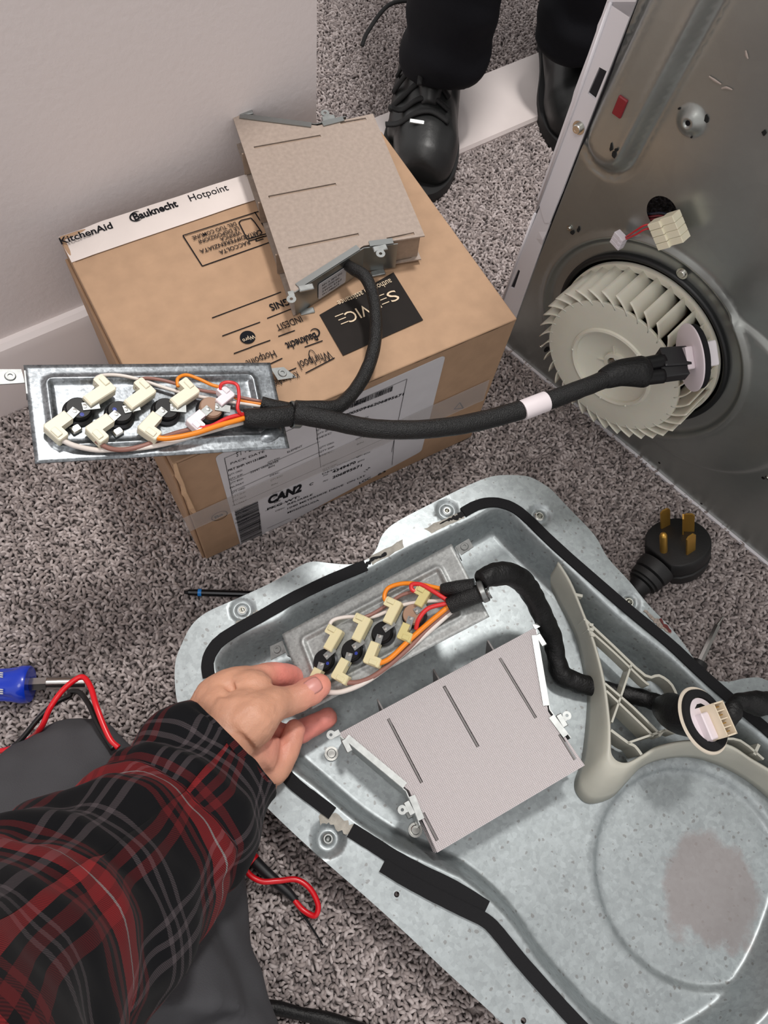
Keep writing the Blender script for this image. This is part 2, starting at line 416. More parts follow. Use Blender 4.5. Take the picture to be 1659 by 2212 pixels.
# list of names under rules, upside down
for a, b in (((458, 687), (607, 631)), ((577, 688), (631, 667)), ((480, 726), (562, 696)), ((601, 727), (637, 714)), ((658, 750), (697, 736)), ((542, 750), (584, 735)), ((505, 764), (543, 750)), ((660, 806), (723, 773)), ((584, 786), (610, 774)), ((600, 812), (640, 795))): line(pr, TP(*a), TP(*b), UP, .0010)
tt('IGNIS', (626, 643), (580, 659), .0075, .02); tt('INDESIT', (648, 683), (594, 703), .0070, 0)
tt('Bauknecht', (680, 719), (615, 742), .0085, .02); arc_on(TP, (680, 720), 10, 9, 200, 480, UP, .0014)
tt('Hotpoint', (591, 757), (530, 780), .0080); tt('Whirlpool', (711, 757), (642, 782), .0100)
arc_on(TP, (676, 772), 16, 7, 20, 300, UP, .0007, ang=1.2)
tt('KitchenAid', (640, 802), (590, 822), .0075)
# round badge
c0 = TP(535, 729); bm_ = MB(); bm_.lathe([(.0068, 0), (.0068, .0003)], frame(c0 + UP * .0003, CX, UP), 28, True, True); bm_.build('round_badge', INK, car)
LIGHT = mat('cream_print', '#d8c3a6', .6)
b2 = MB(); A, B = TP(548, 724), TP(523, 734); text(b2, 'Wpro', A, B, UP, .0042, .0008); b2.build('badge_lettering', LIGHT, car)
# black service sticker
sq = [TP(690, 680), TP(741, 768), TP(914, 691), TP(850, 588)]
slab('service_sticker', sq, UP, .0004, mat('black_sticker', '#211d1b', .75, spec=.2, var=.1, vscale=80), car, lift=-.0004)
b3 = MB(); text(b3, 'S', TP(851, 627), TP(832, 635), UP, .012, .0008); 
for (x, y) in ((820, 646), (732, 688)):   # the E is drawn as three bars
    for k in range(3):
        q0 = TP(x + 10 - 0 * k, y - 9 ); dirv = (TP(x - 10, y - 1) - q0).normalized(); off = UP.cross(dirv)
        o0 = q0 + off * (-.0005 + .0048 * k) if True else q0
        line(b3, o0, o0 + dirv * (.0075 if k else .0085), UP, .0009, .0008)
text(b3, 'R', TP(812, 645), TP(795, 652), UP, .012, .0008); text(b3, 'VIC', TP(791, 658), TP(742, 678), UP, .012, .0008)
text(b3, 'authorised assistance', TP(842, 603), TP(727, 652), UP, .0065, .0008)
b3.build('sticker_lettering', LIGHT, car)
# address label on the front
lq = roundq([FR(464, 985), FR(962, 766), FR(910, 974), FR(521, 1183)])
slab('address_label', lq, FN, .0004, PAPER, car, lift=.0002)
LF = .0007
def ft(s, a, b, h, bold=0): text(pr, s, FR(*a), FR(*b), FN, h, LF + .0004, bold)
def fl_(a, b, w=.0005): line(pr, FR(*a), FR(*b), FN, w, LF + .0004)
def bars(a, b, h, k, seed=1, vert=True):
    A, B = FR(*a), FR(*b); d = (B - A); Lx = d.length; d.normalize(); up = FN.cross(d) if FN.cross(d).z > 0 else -FN.cross(d); rnd = random.Random(seed); x = 0
    up = up.normalized()
    while x < Lx:
        ww = Lx / k * rnd.choice((.35, .35, .7, 1.0)); p = A + d * (x + ww / 2)
        line(pr, p, p + up * h, FN, ww, LF + .0004); x += ww + Lx / k * rnd.choice((.35, .35, .7))
bars((724, 893), (846, 843), .0085, 60, 3)
ft('0000050946206895671', (727, 904), (870, 852), .0042, .02); ft('4349470', (752, 880), (787, 866), .0036)
ft('S T  -  22600', (510, 985), (560, 965), .008); ft('PACK DATE', (497, 1002), (570, 975), .0036)
ft('PRT SHP: W11518863', (492, 1017), (575, 985), .0036, .02); ft('ELEMENT', (620, 977), (652, 963), .0034)
ft('22641 060636703', (540, 1021), (600, 996), .0036)
for k in range(3):
    y0 = 38 * k; x0 = 6 * k
    for j, s in enumerate(('QTY ORD:', 'QTY SHP:', 'QTY BKD:', 'MA.PART')):
        ft(s, (493 + x0 + j, 1027 + y0 + 9 * j), (523 + x0 + j, 1015 + y0 + 9 * j), .0031)
    ft('QTY ROH', (577 + x0, 1000 + y0), (603 + x0, 989 + y0), .0032); ft('BIN', (579 + x0, 1010 + y0), (592 + x0, 1005 + y0), .0032); ft('DESC', (582 + x0, 1028 + y0), (602 + x0, 1020 + y0), .0032)
    for j, s in enumerate(('QTY ORD:', 'QTY SHP:', 'DESC')):
        ft(s, (683 + x0, 930 + y0 + 9 * j), (715 + x0, 917 + y0 + 9 * j), .0031)
    ft('QTY BOX', (765 + x0 * .3, 912 + y0), (795 + x0 * .3, 900 + y0), .0032); ft('BIN', (768 + x0 * .3, 922 + y0), (782 + x0 * .3, 916 + y0), .0032)
ft('SPECIAL INSTRUCTIONS', (697, 1018), (778, 983), .0028)
for a, b in (((484, 988), (878, 817)), ((484, 988), (505, 1090)), ((497, 1037), (690, 952)), ((500, 1060), (690, 975)), ((680, 905), (692, 1008)), ((878, 817), (845, 975)), ((505, 1090), (690, 1008)), ((690, 1008), (852, 935)), ((852, 935), (846, 1003)), ((560, 1107), (560, 1142)), ((572, 1102), (620, 1082)), ((576, 1140), (625, 1118))): fl_(a, b)
ft('CAN2', (577, 1088), (650, 1059), .0165, .05); ft('PKG WT:', (576, 1101), (646, 1073), .0050, .02); ft('C', (667, 1048), (675, 1045), .0050, .02)
ft('P/O', (697, 1028), (707, 1024), .003); ft('PKG', (697, 1040), (707, 1036), .003)
ft('4349470', (717, 1021), (767, 999), .0056, .02); ft('206895671', (717, 1033), (780, 1006), .0056, .02)
ft('RELIABLE', (620, 1090), (674, 1068), .0040, .01); ft('1040 MEYERSIDE DRIVE  ON L5T', (620, 1099), (788, 1027), .0040, .01); ft('MISSISSAUGA', (620, 1108), (688, 1080), .0040, .01)
ft('LOC', (775, 1044), (800, 1032), .0050, .02); ft('1', (779, 1063), (786, 1060), .0115, .05); ft('63', (815, 1026), (832, 1018), .0046, .02); ft('134', (788, 1018), (800, 1008), .004)
bars((588, 1152), (741, 1083), .0125, 70, 5)
# the stacked bar code at the lower left of the label
A, B = FR(506, 1103), FR(556, 1080); dd = (B - A); dn = (FR(521, 1178) - FR(506, 1106)); rnd = random.Random(4); y = 0; Ln = dn.length; dn.normalize()
while y < Ln:
    ww = rnd.choice((.0006, .0006, .0011, .0016)); p = A + dn * (y + ww / 2); line(pr, p, p + dd, FN, ww, LF + .0004); y += ww + rnd.choice((.0006, .0009))
# logo oval on the clear tape
arc_on(lambda x, y: FR(x, y), (473, 1112), 18, 8, 0, 360, FN, .0010, k=26, lift=.0013, ang=-.4)
ft('Ba', (464, 1119), (482, 1110), .0058, .03)
# recycling mark at the right of the front
for a, b in (((980, 882), (992, 868)), ((992, 868), (1000, 880)), ((1000, 880), (980, 882))): fl_(a, b, .0012)
pr.build('printing', INK, car, fixn=False)
# clear tape around the lower front
fq = [FR(392, 1118), FR(1056, 818), FR(1043, 862), FR(402, 1148)]
slab('clear_tape', fq, FN, .0003, CLEAR, car, lift=.0013)
# ================================================================== GALVANISED METALS
def galv(name, base='#a9b0ae', rough=.38, metal=.75, span=.10, sscale=160, stain=None, bump=.05):
    m = bpy.data.materials.new(name); m.use_nodes = True; nt = m.node_tree; b = nt.nodes['Principled BSDF']; L = nt.links.new
    b.inputs['Metallic'].default_value = metal
    tc = nt.nodes.new('ShaderNodeTexCoord'); vo = nt.nodes.new('ShaderNodeTexVoronoi'); vo.inputs['Scale'].default_value = sscale
    no = nt.nodes.new('ShaderNodeTexNoise'); no.inputs['Scale'].default_value = 14; no.inputs['Detail'].default_value = 6
    L(tc.outputs['Object'], vo.inputs['Vector']); L(tc.outputs['Object'], no.inputs['Vector'])
    sx = nt.nodes.new('ShaderNodeSeparateColor'); L(vo.outputs['Color'], sx.inputs[0])
    a = nt.nodes.new('ShaderNodeMath'); a.operation = 'ADD'; L(sx.outputs[0], a.inputs[0]); L(no.outputs['Fac'], a.inputs[1])
    mr = nt.nodes.new('ShaderNodeMapRange'); mr.inputs[1].default_value = .3; mr.inputs[2].default_value = 1.7; mr.inputs[3].default_value = 1 - span; mr.inputs[4].default_value = 1 + span
    L(a.outputs[0], mr.inputs[0])
    mx = nt.nodes.new('ShaderNodeMix'); mx.data_type = 'RGBA'; mx.blend_type = 'MULTIPLY'; mx.inputs[0].default_value = 1; mx.inputs[6].default_value = lin(base); L(mr.outputs[0], mx.inputs[7])
    out = mx.outputs[2]
    nf = nt.nodes.new('ShaderNodeTexNoise'); nf.inputs['Scale'].default_value = 75; nf.inputs['Detail'].default_value = 9; nf.inputs['Roughness'].default_value = .7; L(tc.outputs['Object'], nf.inputs['Vector'])
    mf = nt.nodes.new('ShaderNodeMapRange'); mf.inputs[1].default_value = .3; mf.inputs[2].default_value = .7; mf.inputs[3].default_value = 1 - span * .9; mf.inputs[4].default_value = 1 + span * .9; L(nf.outputs['Fac'], mf.inputs[0])
    my = nt.nodes.new('ShaderNodeMix'); my.data_type = 'RGBA'; my.blend_type = 'MULTIPLY'; my.inputs[0].default_value = 1; L(out, my.inputs[6]); L(mf.outputs[0], my.inputs[7]); out = my.outputs[2]
    if stain:   # dried spots with darker rims, and one worn dull patch
        v2 = nt.nodes.new('ShaderNodeTexVoronoi'); v2.inputs['Scale'].default_value = 150; v2.inputs['Randomness'].default_value = 1
        nz = nt.nodes.new('ShaderNodeTexNoise'); nz.inputs['Scale'].default_value = 220; L(tc.outputs['Object'], nz.inputs['Vector'])
        vm = nt.nodes.new('ShaderNodeVectorMath'); vm.operation = 'MULTIPLY_ADD'; vm.inputs[1].default_value = (.004, .004, .004); L(nz.outputs['Color'], vm.inputs[0]); L(tc.outputs['Object'], vm.inputs[2])
        L(vm.outputs[0], v2.inputs['Vector'])
        s2 = nt.nodes.new('ShaderNodeSeparateColor'); L(v2.outputs['Color'], s2.inputs[0])
        # spot radius varies per cell
        rd = nt.nodes.new('ShaderNodeMapRange'); rd.inputs[1].default_value = .05; rd.inputs[2].default_value = 1; rd.inputs[3].default_value = 0; rd.inputs[4].default_value = .30; L(s2.outputs[1], rd.inputs[0])
        sub = nt.nodes.new('ShaderNodeMath'); sub.operation = 'SUBTRACT'; L(rd.outputs[0], sub.inputs[0]); L(v2.outputs['Distance'], sub.inputs[1])
        sp = nt.nodes.new('ShaderNodeMapRange'); sp.inputs[1].default_value = 0; sp.inputs[2].default_value = .05; L(sub.outputs[0], sp.inputs[0])
        ds_ = nt.nodes.new('ShaderNodeVectorMath'); ds_.operation = 'DISTANCE'; L(tc.outputs['Object'], ds_.inputs[0]); ds_.inputs[1].default_value = stain
        w_ = nt.nodes.new('ShaderNodeMath'); w_.operation = 'MULTIPLY_ADD'; w_.inputs[1].default_value = .062; nw = nt.nodes.new('ShaderNodeTexNoise'); nw.inputs['Scale'].default_value = 26; nw.inputs['Detail'].default_value = 9; nw.inputs['Roughness'].default_value = .68; L(tc.outputs['Object'], nw.inputs['Vector']); L(nw.outputs['Fac'], w_.inputs[0]); L(ds_.outputs['Value'], w_.inputs[2])
        pt = nt.nodes.new('ShaderNodeMapRange'); pt.inputs[1].default_value = .084; pt.inputs[2].default_value = .074; L(w_.outputs[0], pt.inputs[0])
        mk = nt.nodes.new('ShaderNodeMath'); mk.operation = 'MULTIPLY'; mk.inputs[1].default_value = .55; L(sp.outputs[0], mk.inputs[0])
        mA = nt.nodes.new('ShaderNodeMix'); mA.data_type = 'RGBA'; L(mk.outputs[0], mA.inputs[0]); L(out, mA.inputs[6]); mA.inputs[7].default_value = lin('#6d6966')
        mB = nt.nodes.new('ShaderNodeMix'); mB.data_type = 'RGBA'; pk = nt.nodes.new('ShaderNodeMath'); pk.operation = 'MULTIPLY'; pk.inputs[1].default_value = .75; L(pt.outputs[0], pk.inputs[0])
        L(pk.outputs[0], mB.inputs[0]); L(mA.outputs[2], mB.inputs[6]); mB.inputs[7].default_value = lin('#8d8584'); out = mB.outputs[2]
    L(out, b.inputs['Base Color'])
    rr = nt.nodes.new('ShaderNodeMapRange'); rr.inputs[1].default_value = .2; rr.inputs[2].default_value = .8; rr.inputs[3].default_value = rough - .06; rr.inputs[4].default_value = rough + .08
    L(no.outputs['Fac'], rr.inputs[0]); L(rr.outputs[0], b.inputs['Roughness'])
    n3 = nt.nodes.new('ShaderNodeTexNoise'); n3.inputs['Scale'].default_value = 300; L(tc.outputs['Object'], n3.inputs['Vector'])
    bp = nt.nodes.new('ShaderNodeBump'); bp.inputs['Strength'].default_value = bump; bp.inputs['Distance'].default_value = .001; L(n3.outputs['Fac'], bp.inputs['Height']); L(bp.outputs['Normal'], b.inputs['Normal'])
    return m
BLACKM = mat('black_hole', '#050505', .9)
FOAM = mat('black_foam_tape', '#1c1c1e', .85, bump=.5, bscale=900, spec=.2)
SCREW = mat('screw_steel', '#c9c9c4', .22, 1.0)
ZINC = mat('zinc_bracket', '#979a99', .42, .8, var=.12, vscale=200)
SLEEVE = mat('black_woven_sleeve', '#0b0b0c', .36, bump=1.0, bscale=1100, spec=.45)
TAPEB = mat('black_fabric_tape', '#0a0a0b', .5, bump=.6, bscale=500, spec=.35)

# ================================================================== REAR COVER PAN lying on the carpet
ZF, ZB, ZD = .055, .012, .006     # flange, basin and round recess heights
def zp(pts, z): return [tuple(Z(x, y, z)[:2]) for x, y in pts]
outer_px = [(377, 1458), (380, 1424), (391, 1395), (413, 1352), (446, 1323), (509, 1294), (591, 1256), (649, 1222), (678, 1213), (716, 1217), (760, 1219), (794, 1207), (813, 1186), (827, 1154), (856, 1128), (929, 1089), (1001, 1053), (1064, 1029), (1121, 1027), (1151, 1033), (1189, 1056), (1224, 1092), (1283, 1154), (1313, 1205), (1360, 1256), (1403, 1308), (1463, 1372), (1514, 1444), (1540, 1466), (1574, 1472), (1617, 1464), (1659, 1470), (1760, 1530), (1860, 1660), (1900, 1850), (1850, 2100), (1700, 2330), (1500, 2420), (1330, 2400), (1210, 2310), (1089, 2212), (959, 2094), (882, 2021), (786, 1934), (670, 1833), (576, 1744), (490, 1655), (420, 1590), (384, 1520)]
rim_px = [(466, 1463), (463, 1424), (490, 1386), (543, 1357), (601, 1333), (639, 1299), (736, 1256), (822, 1214), (885, 1180), (943, 1154), (1025, 1116), (1064, 1096), (1102, 1101), (1138, 1137), (1200, 1196), (1335, 1325), (1441, 1410), (1505, 1470), (1570, 1530), (1659, 1600), (1740, 1690), (1780, 1850), (1740, 2040), (1650, 2200), (1500, 2300), (1380, 2290), (1290, 2225), (1258, 2191), (1222, 2152), (1159, 2076), (1111, 2005), (1060, 1949), (1000, 1901), (980, 1891), (916, 1861), (853, 1832), (769, 1777), (684, 1705), (613, 1650), (545, 1580), (490, 1510)]
OUT2 = crom2(zp(outer_px + outer_px[:1], ZF), 4)[:-1]; RIM2 = crom2(zp(rim_px + rim_px[:1], ZF), 4)[:-1]
def wallw(X, Y):  # width of the sloping wall: steep on the upper right, gentle at the left and below
    return .017 + .009 * sstep((.05 - (X * .9 - (Y - .2) * .25)) / .12)
DC, DR = (.3643, .0480), .0965
bosses = [((523, 1317), .0026, 0), ((966, 1102), .0026, 0), ((1166, 1114), .0032, 0), ((1360, 1300), .0032, 0), ((709, 1812), .0030, 1), ((857, 1932), .0024, 2), ((1131, 2205), .0024, 2)]
holes = []; BH = []
for (p, r, k) in bosses:
    q = Z(p[0], p[1], ZF); c = (q.x, q.y); holes.append(circ(c, r, 14)); BH.append((c, r, k))
def panz(X, Y):
    ins = np_inpoly(X, Y, RIM2); d = np_dist(X, Y, RIM2); d = np.where(ins, d, 0)
    z = ZF - (ZF - ZB) * sstep(d / wallw(X, Y))
    rr = np.hypot(X - DC[0], Y - DC[1]); z = z - (ZB - ZD) * sstep((DR + .004 - rr) / .009) * (ins)
    for c, r, k in BH:
        q = np.hypot(X - c[0], Y - c[1])
        if k == 0: z += -.0030 * sstep((.0135 - q) / .005) + .0022 * sstep((.0075 - q) / .003) - .0015 * sstep((.0042 - q) / .002)
        elif k == 1: z += -.0065 * sstep((.0175 - q) / .009) + .0028 * sstep((.0062 - q) / .002)
    z += .0005 * np.sin(X * 37) * np.cos(Y * 41)
    return z
dense = []
def offs_curve(lp, off, step=.003):
    r = resample(lp, step); o = []; n_ = len(r)
    for i in range(n_):
        dx, dy = r[(i + 1) % n_][0] - r[i - 1][0], r[(i + 1) % n_][1] - r[i - 1][1]; L_ = math.hypot(dx, dy) or 1
        o.append((r[i][0] - dy / L_ * off, r[i][1] + dx / L_ * off))
    return o
_a = sum(RIM2[i][0] * RIM2[(i + 1) % len(RIM2)][1] - RIM2[(i + 1) % len(RIM2)][0] * RIM2[i][1] for i in range(len(RIM2)))
SG = 1 if _a > 0 else -1     # inward is the left-hand side of a counter-clockwise loop
for of in (-.009, -.006, -.0035, -.0015, .0004, .0025, .005, .0075, .010, .0125, .015, .0175, .020, .0225, .025):
    c_ = np.array(offs_curve(RIM2, of * SG)); dd = np_dist(c_[:, 0], c_[:, 1], RIM2); ok = (dd > abs(of) - .0006) & np_inpoly(c_[:, 0], c_[:, 1], OUT2) & (np_dist(c_[:, 0], c_[:, 1], OUT2) > .0015)
    for c0, r0, k0 in BH: ok &= np.hypot(c_[:, 0] - c0[0], c_[:, 1] - c0[1]) > .019
    dense += [tuple(p) for p in c_[ok].tolist()]
for c, r, k in BH:
    for q in ((.0034, .0042, .005, .006, .0075, .009, .011, .0135) if k == 0 else (.004, .0055, .007, .009, .0115, .014, .0165, .018) if k == 1 else ()):
        dense += circ(c, q, 28)
for q in (DR - .005, DR - .003, DR - .001, DR + .001, DR + .004): dense += [p for p in circ(DC, q, 150) if inpoly(p[0], p[1], RIM2)]
def away(X, Y):
    d_ = np_dist(X, Y, RIM2); ins = np_inpoly(X, Y, RIM2); k = ~((d_ < np.where(ins, .0268, .0105)))
    for c0, r0, k0 in BH: k |= (np.hypot(X - c0[0], Y - c0[1]) < .019) & ~ins
    k &= np.abs(np.hypot(X - DC[0], Y - DC[1]) - DR) > .007
    return k
V2, F2 = sheet(OUT2, holes, .0042, fine=away, extra=dense)
A2 = np.array(V2); Zv = panz(A2[:, 0], A2[:, 1])
pan = thing('dryer_back_cover', Z(1100, 1700, 0), 'large galvanised steel dryer back cover lying basin side up on the carpet, water-stained inside', 'cover')
mb = MB(); mb.add([(a[0], a[1], z) for a, z in zip(V2, Zv)], F2)
PANM = galv('galvanised_pan', '#9ca3a5', .42, .60, .13, 260, stain=tuple(Z(1535, 1925, ZD) - WM[pan.name].translation))
o = mb.build('pan_sheet', PANM, pan, smooth=True, fixn=False)
if sum(p.normal.z for p in o.data.polygons) < 0: o.data.flip_normals()
so = o.modifiers.new('thick', 'SOLIDIFY'); so.thickness = .0011; so.offset = -1; es = o.modifiers.new('crease', 'EDGE_SPLIT'); es.split_angle = math.radians(55)
# nut plates under the holes
for i, (c, r, k) in enumerate(BH):
    if k == 2: continue
    zc = float(panz(np.array([c[0] + r]), np.array([c[1]]))[0])
    m_ = MB(); m_.lathe([(r + .0022, 0), (r + .0022, .0008), (r + .0010, .0016), (r, .0016), (r * .95, -.003), (r * .5, -.006), (.0001, -.006)], Matrix.Translation((c[0], c[1], zc - .0002)), 20)
    m_.build('screw_hole_boss', ZINC if k else SCREW, pan, smooth=30)
# foam gasket strips, set down in pieces
def strip(name, px, wpx_m, z, m, parent, th=.0022, sub=4, rag=0, seed=1, zf=None):
    c = crom2(zp(px, z), sub); rnd = random.Random(seed); n = len(c); lo = []; F = []
    ws = wpx_m if isinstance(wpx_m, (list, tuple)) else [wpx_m] * n
    if len(ws) != n: ws = [ws[int(i * (len(ws) - 1) / (n - 1))] for i in range(n)]
    for i, (x, y) in enumerate(c):
        dx = c[min(i + 1, n - 1)][0] - c[max(i - 1, 0)][0]; dy = c[min(i + 1, n - 1)][1] - c[max(i - 1, 0)][1]; L = math.hypot(dx, dy) or 1
        nx_, ny_ = -dy / L, dx / L; w0 = ws[i] / 2 * (1 + rag * (rnd.random() - .5)); w1 = ws[i] / 2 * (1 + rag * (rnd.random() - .5))
        for (s_, w_) in ((1, w0), (-1, w1)):
            X, Y = x + nx_ * s_ * w_, y + ny_ * s_ * w_
            lo += [Vector((X, Y, z)), Vector((X, Y, z + th))]
    for i in range(n - 1):
        a = 4 * i; b = a + 4; F += [(a + 1, b + 1, b + 3, a + 3), (a, a + 1, b + 1, b), (a + 2, b + 2, b + 3, a + 3), (a, b, b + 2, a + 2)]
    F += [(0, 2, 3, 1), (4 * n - 4, 4 * n - 3, 4 * n - 1, 4 * n - 2)]
    mb = MB(); mb.add(lo, F); return mb.build(name, m, parent, smooth=35)
g0 = ZF + .0004
strip('foam_strip', [(452, 1463), (449, 1432), (463, 1399), (494, 1372), (560, 1334), (640, 1289), (720, 1251), (790, 1222)], .0118, g0, FOAM, pan, rag=.06)
strip('foam_strip', [(1000, 1108), (1030, 1092), (1066, 1086), (1105, 1096), (1140, 1122), (1200, 1180), (1340, 1303), (1440, 1386), (1520, 1460), (1600, 1530), (1700, 1620), (1780, 1740)], .0112, g0, FOAM, pan, rag=.05)
strip('foam_strip', [(520, 1560), (585, 1640), (640, 1697), (680, 1728), (718, 1757)], .0118, g0, FOAM, pan, rag=.05)
strip('foam_strip', [(757, 1793), (800, 1820), (850, 1852), (910, 1884), (980, 1918), (1050, 1962)], .0128, g0, FOAM, pan, rag=.04)
strip('foam_strip', [(826, 1869), (880, 1902), (940, 1934), (1000, 1964), (1048, 1988), (1078, 2018), (1120, 2070), (1180, 2138), (1250, 2214), (1330, 2290)], .0118, g0 + .0006, FOAM, pan, rag=.04)
SCR = mat('foam_residue', '#141416', .9, bump=.8, bscale=700)
GLUE = mat('dried_adhesive', '#a5a198', .9, bump=.8, bscale=500, var=.2, vscale=150)
strip('foam_scrap', [(1000, 1108), (990, 1116), (978, 1120), (966, 1124), (950, 1132)], [.006, .005, .0026, .0014, .0008], g0, SCR, pan, th=.0012, rag=1.0)
strip('foam_scrap', [(790, 1222), (800, 1212), (812, 1205), (824, 1203), (834, 1194)], [.004, .003, .002, .0028, .0008], g0, SCR, pan, th=.0012, rag=1.2, seed=3)
strip('adhesive_residue', [(800, 1212), (850, 1186), (900, 1160), (955, 1132), (1000, 1112)], .0085, ZF + .0001, GLUE, pan, th=.0003, rag=.4)
strip('adhesive_residue', [(510, 1347), (530, 1342), (550, 1333), (562, 1322)], [.004, .006, .007, .003], ZF + .0004, GLUE, pan, th=.0006, rag=.9)
strip('adhesive_residue', [(690, 1771), (712, 1768), (738, 1782), (757, 1796)], [.008, .010, .010, .006], ZF + .0002, GLUE, pan, th=.0006, rag=.7)
RUST = mat('red_brown_stain', '#5a1f1d', .7, var=.5, vscale=200)
strip('paint_scuff', [(1392, 1318), (1412, 1338), (1428, 1352), (1450, 1368)], [.003, .006, .004, .001], ZF + .0003, mat('worn_patch', '#8b8077', .7, var=.4, vscale=400), pan, th=.0003, rag=1.2)
strip('paint_scuff', [(1426, 1336), (1436, 1352), (1450, 1366)], [.002, .0035, .001], ZF + .0006, RUST, pan, th=.0003, rag=1.3, seed=5)
# screws in the basin beside the element
def screw(mb, p, n, r=.0045, h=.003):
    M_ = frame(Vector(p), Vector(n).orthogonal(), n); mb.lathe([(r * 1.5, 0), (r * 1.5, .0008), (r, .0008), (r, h * .8), (r * .85, h), (.0001, h)], M_, 6 if False else 16, True, False)
    mb.lathe([(r * .45, h + .00005), (.0001, h * .5)], M_, 6)
for p in ((716, 1628), (897, 1793)):
    m_ = MB(); screw(m_, Z(p[0], p[1], ZB + .002), (0, 0, 1)); m_.build('screw', SCREW, pan, smooth=30)
    
# plastic lint duct held in the pan: sloping skin between a base line and a top line, with ribs
DUCTM = mat('aged_white_plastic', '#b1b0a5', .42, var=.06, vscale=40, sss=.05)
pairs = [((1181, 1256), (1206, 1214)), ((1206, 1299), (1232, 1256)), ((1245, 1376), (1258, 1320)), ((1262, 1449), (1283, 1385)), ((1270, 1500), (1305, 1470)), ((1268, 1560), (1317, 1555)), ((1258, 1641), (1319, 1600)), ((1243, 1690), (1320, 1624)), ((1250, 1718), (1326, 1637)), ((1274, 1734), (1336, 1645)), ((1318, 1722), (1350, 1648)), ((1350, 1690), (1364, 1645)), ((1385, 1655), (1388, 1632)), ((1437, 1637), (1424, 1612)), ((1497, 1635), (1490, 1600)), ((1556, 1653), (1570, 1608)), ((1610, 1682), (1620, 1638)), ((1659, 1722), (1675, 1672)), ((1710, 1775), (1735, 1730))]
ZT = .052
bs = [Z(a[0], a[1], ZB + .001) for a, b in pairs]; tp = [Z(b[0], b[1], ZT) for a, b in pairs]
bs, _ = crom(bs, [1] * len(bs), 5); tp, _ = crom(tp, [1] * len(tp), 5)
mb = MB(); n = len(bs); rows = []
K = 6
for i in range(n):
    row = []
    for k in range(K + 1):
        t = k / K; e = 1 - (1 - t) ** 1.6; row.append(Vector((bs[i].x * (1 - t) + tp[i].x * t, bs[i].y * (1 - t) + tp[i].y * t, bs[i].z + (tp[i].z - bs[i].z) * e)))
    rows.append(row)
P = [p for r in rows for p in r]; mb.add(P, [(i * (K + 1) + k, (i + 1) * (K + 1) + k, (i + 1) * (K + 1) + k + 1, i * (K + 1) + k + 1) for i in range(n - 1) for k in range(K)])
duct = thing('plastic_duct', bs[0], 'aged off-white plastic lint duct with ribs clipped in the dryer back cover', 'duct')
o = mb.build('duct_skin', DUCTM, duct, smooth=True); so = o.modifiers.new('t', 'SOLIDIFY'); so.thickness = .0022; so.offset = 0
def rib(px, w_=.0022, z0=ZB + .001, name='rib', sub=3, ztop=ZT):
    pts = [Z(x, y, ztop) for x, y in px]
    if len(pts) > 2: pts, _ = crom(pts, [1] * len(pts), sub)
    pts = [Vector((p.x, p.y, z0)) for p in pts]; m_ = MB(); m_.wall(pts, ztop - z0, w_); return m_.build(name, DUCTM, duct)
rib([(1262, 1336), (1325, 1395), (1394, 1459), (1424, 1459), (1452, 1480), (1467, 1517)], .0026, z0=.03)
rib([(1270, 1358), (1330, 1412), (1390, 1470), (1402, 1478)], .0022, z0=.036)
rib([(1364, 1436), (1343, 1500), (1322, 1560)], .0020, z0=.034)
rib([(1307, 1476), (1370, 1530), (1425, 1585)], .0022, z0=.02)
rib([(1310, 1492), (1360, 1540), (1412, 1590)], .0022, z0=.02)
rib([(1437, 1577), (1356, 1605)], .0020, z0=.03)
rib([(1320, 1577), (1355, 1603), (1372, 1612), (1386, 1630)], .0026, z0=.02)
rib([(1458, 1583), (1437, 1577), (1424, 1590)], .0022, z0=.03)
rib([(1561, 1596), (1600, 1600), (1650, 1640)], .0022, z0=.03)
rib([(1640, 1608), (1630, 1630)], .0030, z0=.03)
cb = MB()
for (x, y) in ((1277, 1350), (1278, 1360), (1280, 1372)):
    q = Z(x, y, ZT); cb.box((q.x, q.y, ZT - .006), (.004, .003, .014))
cb.build('snap_hook', DUCTM, duct)
lz = MB(); lz.box(tuple(Z(1248, 1288, ZT - .004)), (.008, .003, .008)); lz.build('snap_hook', DUCTM, duct)

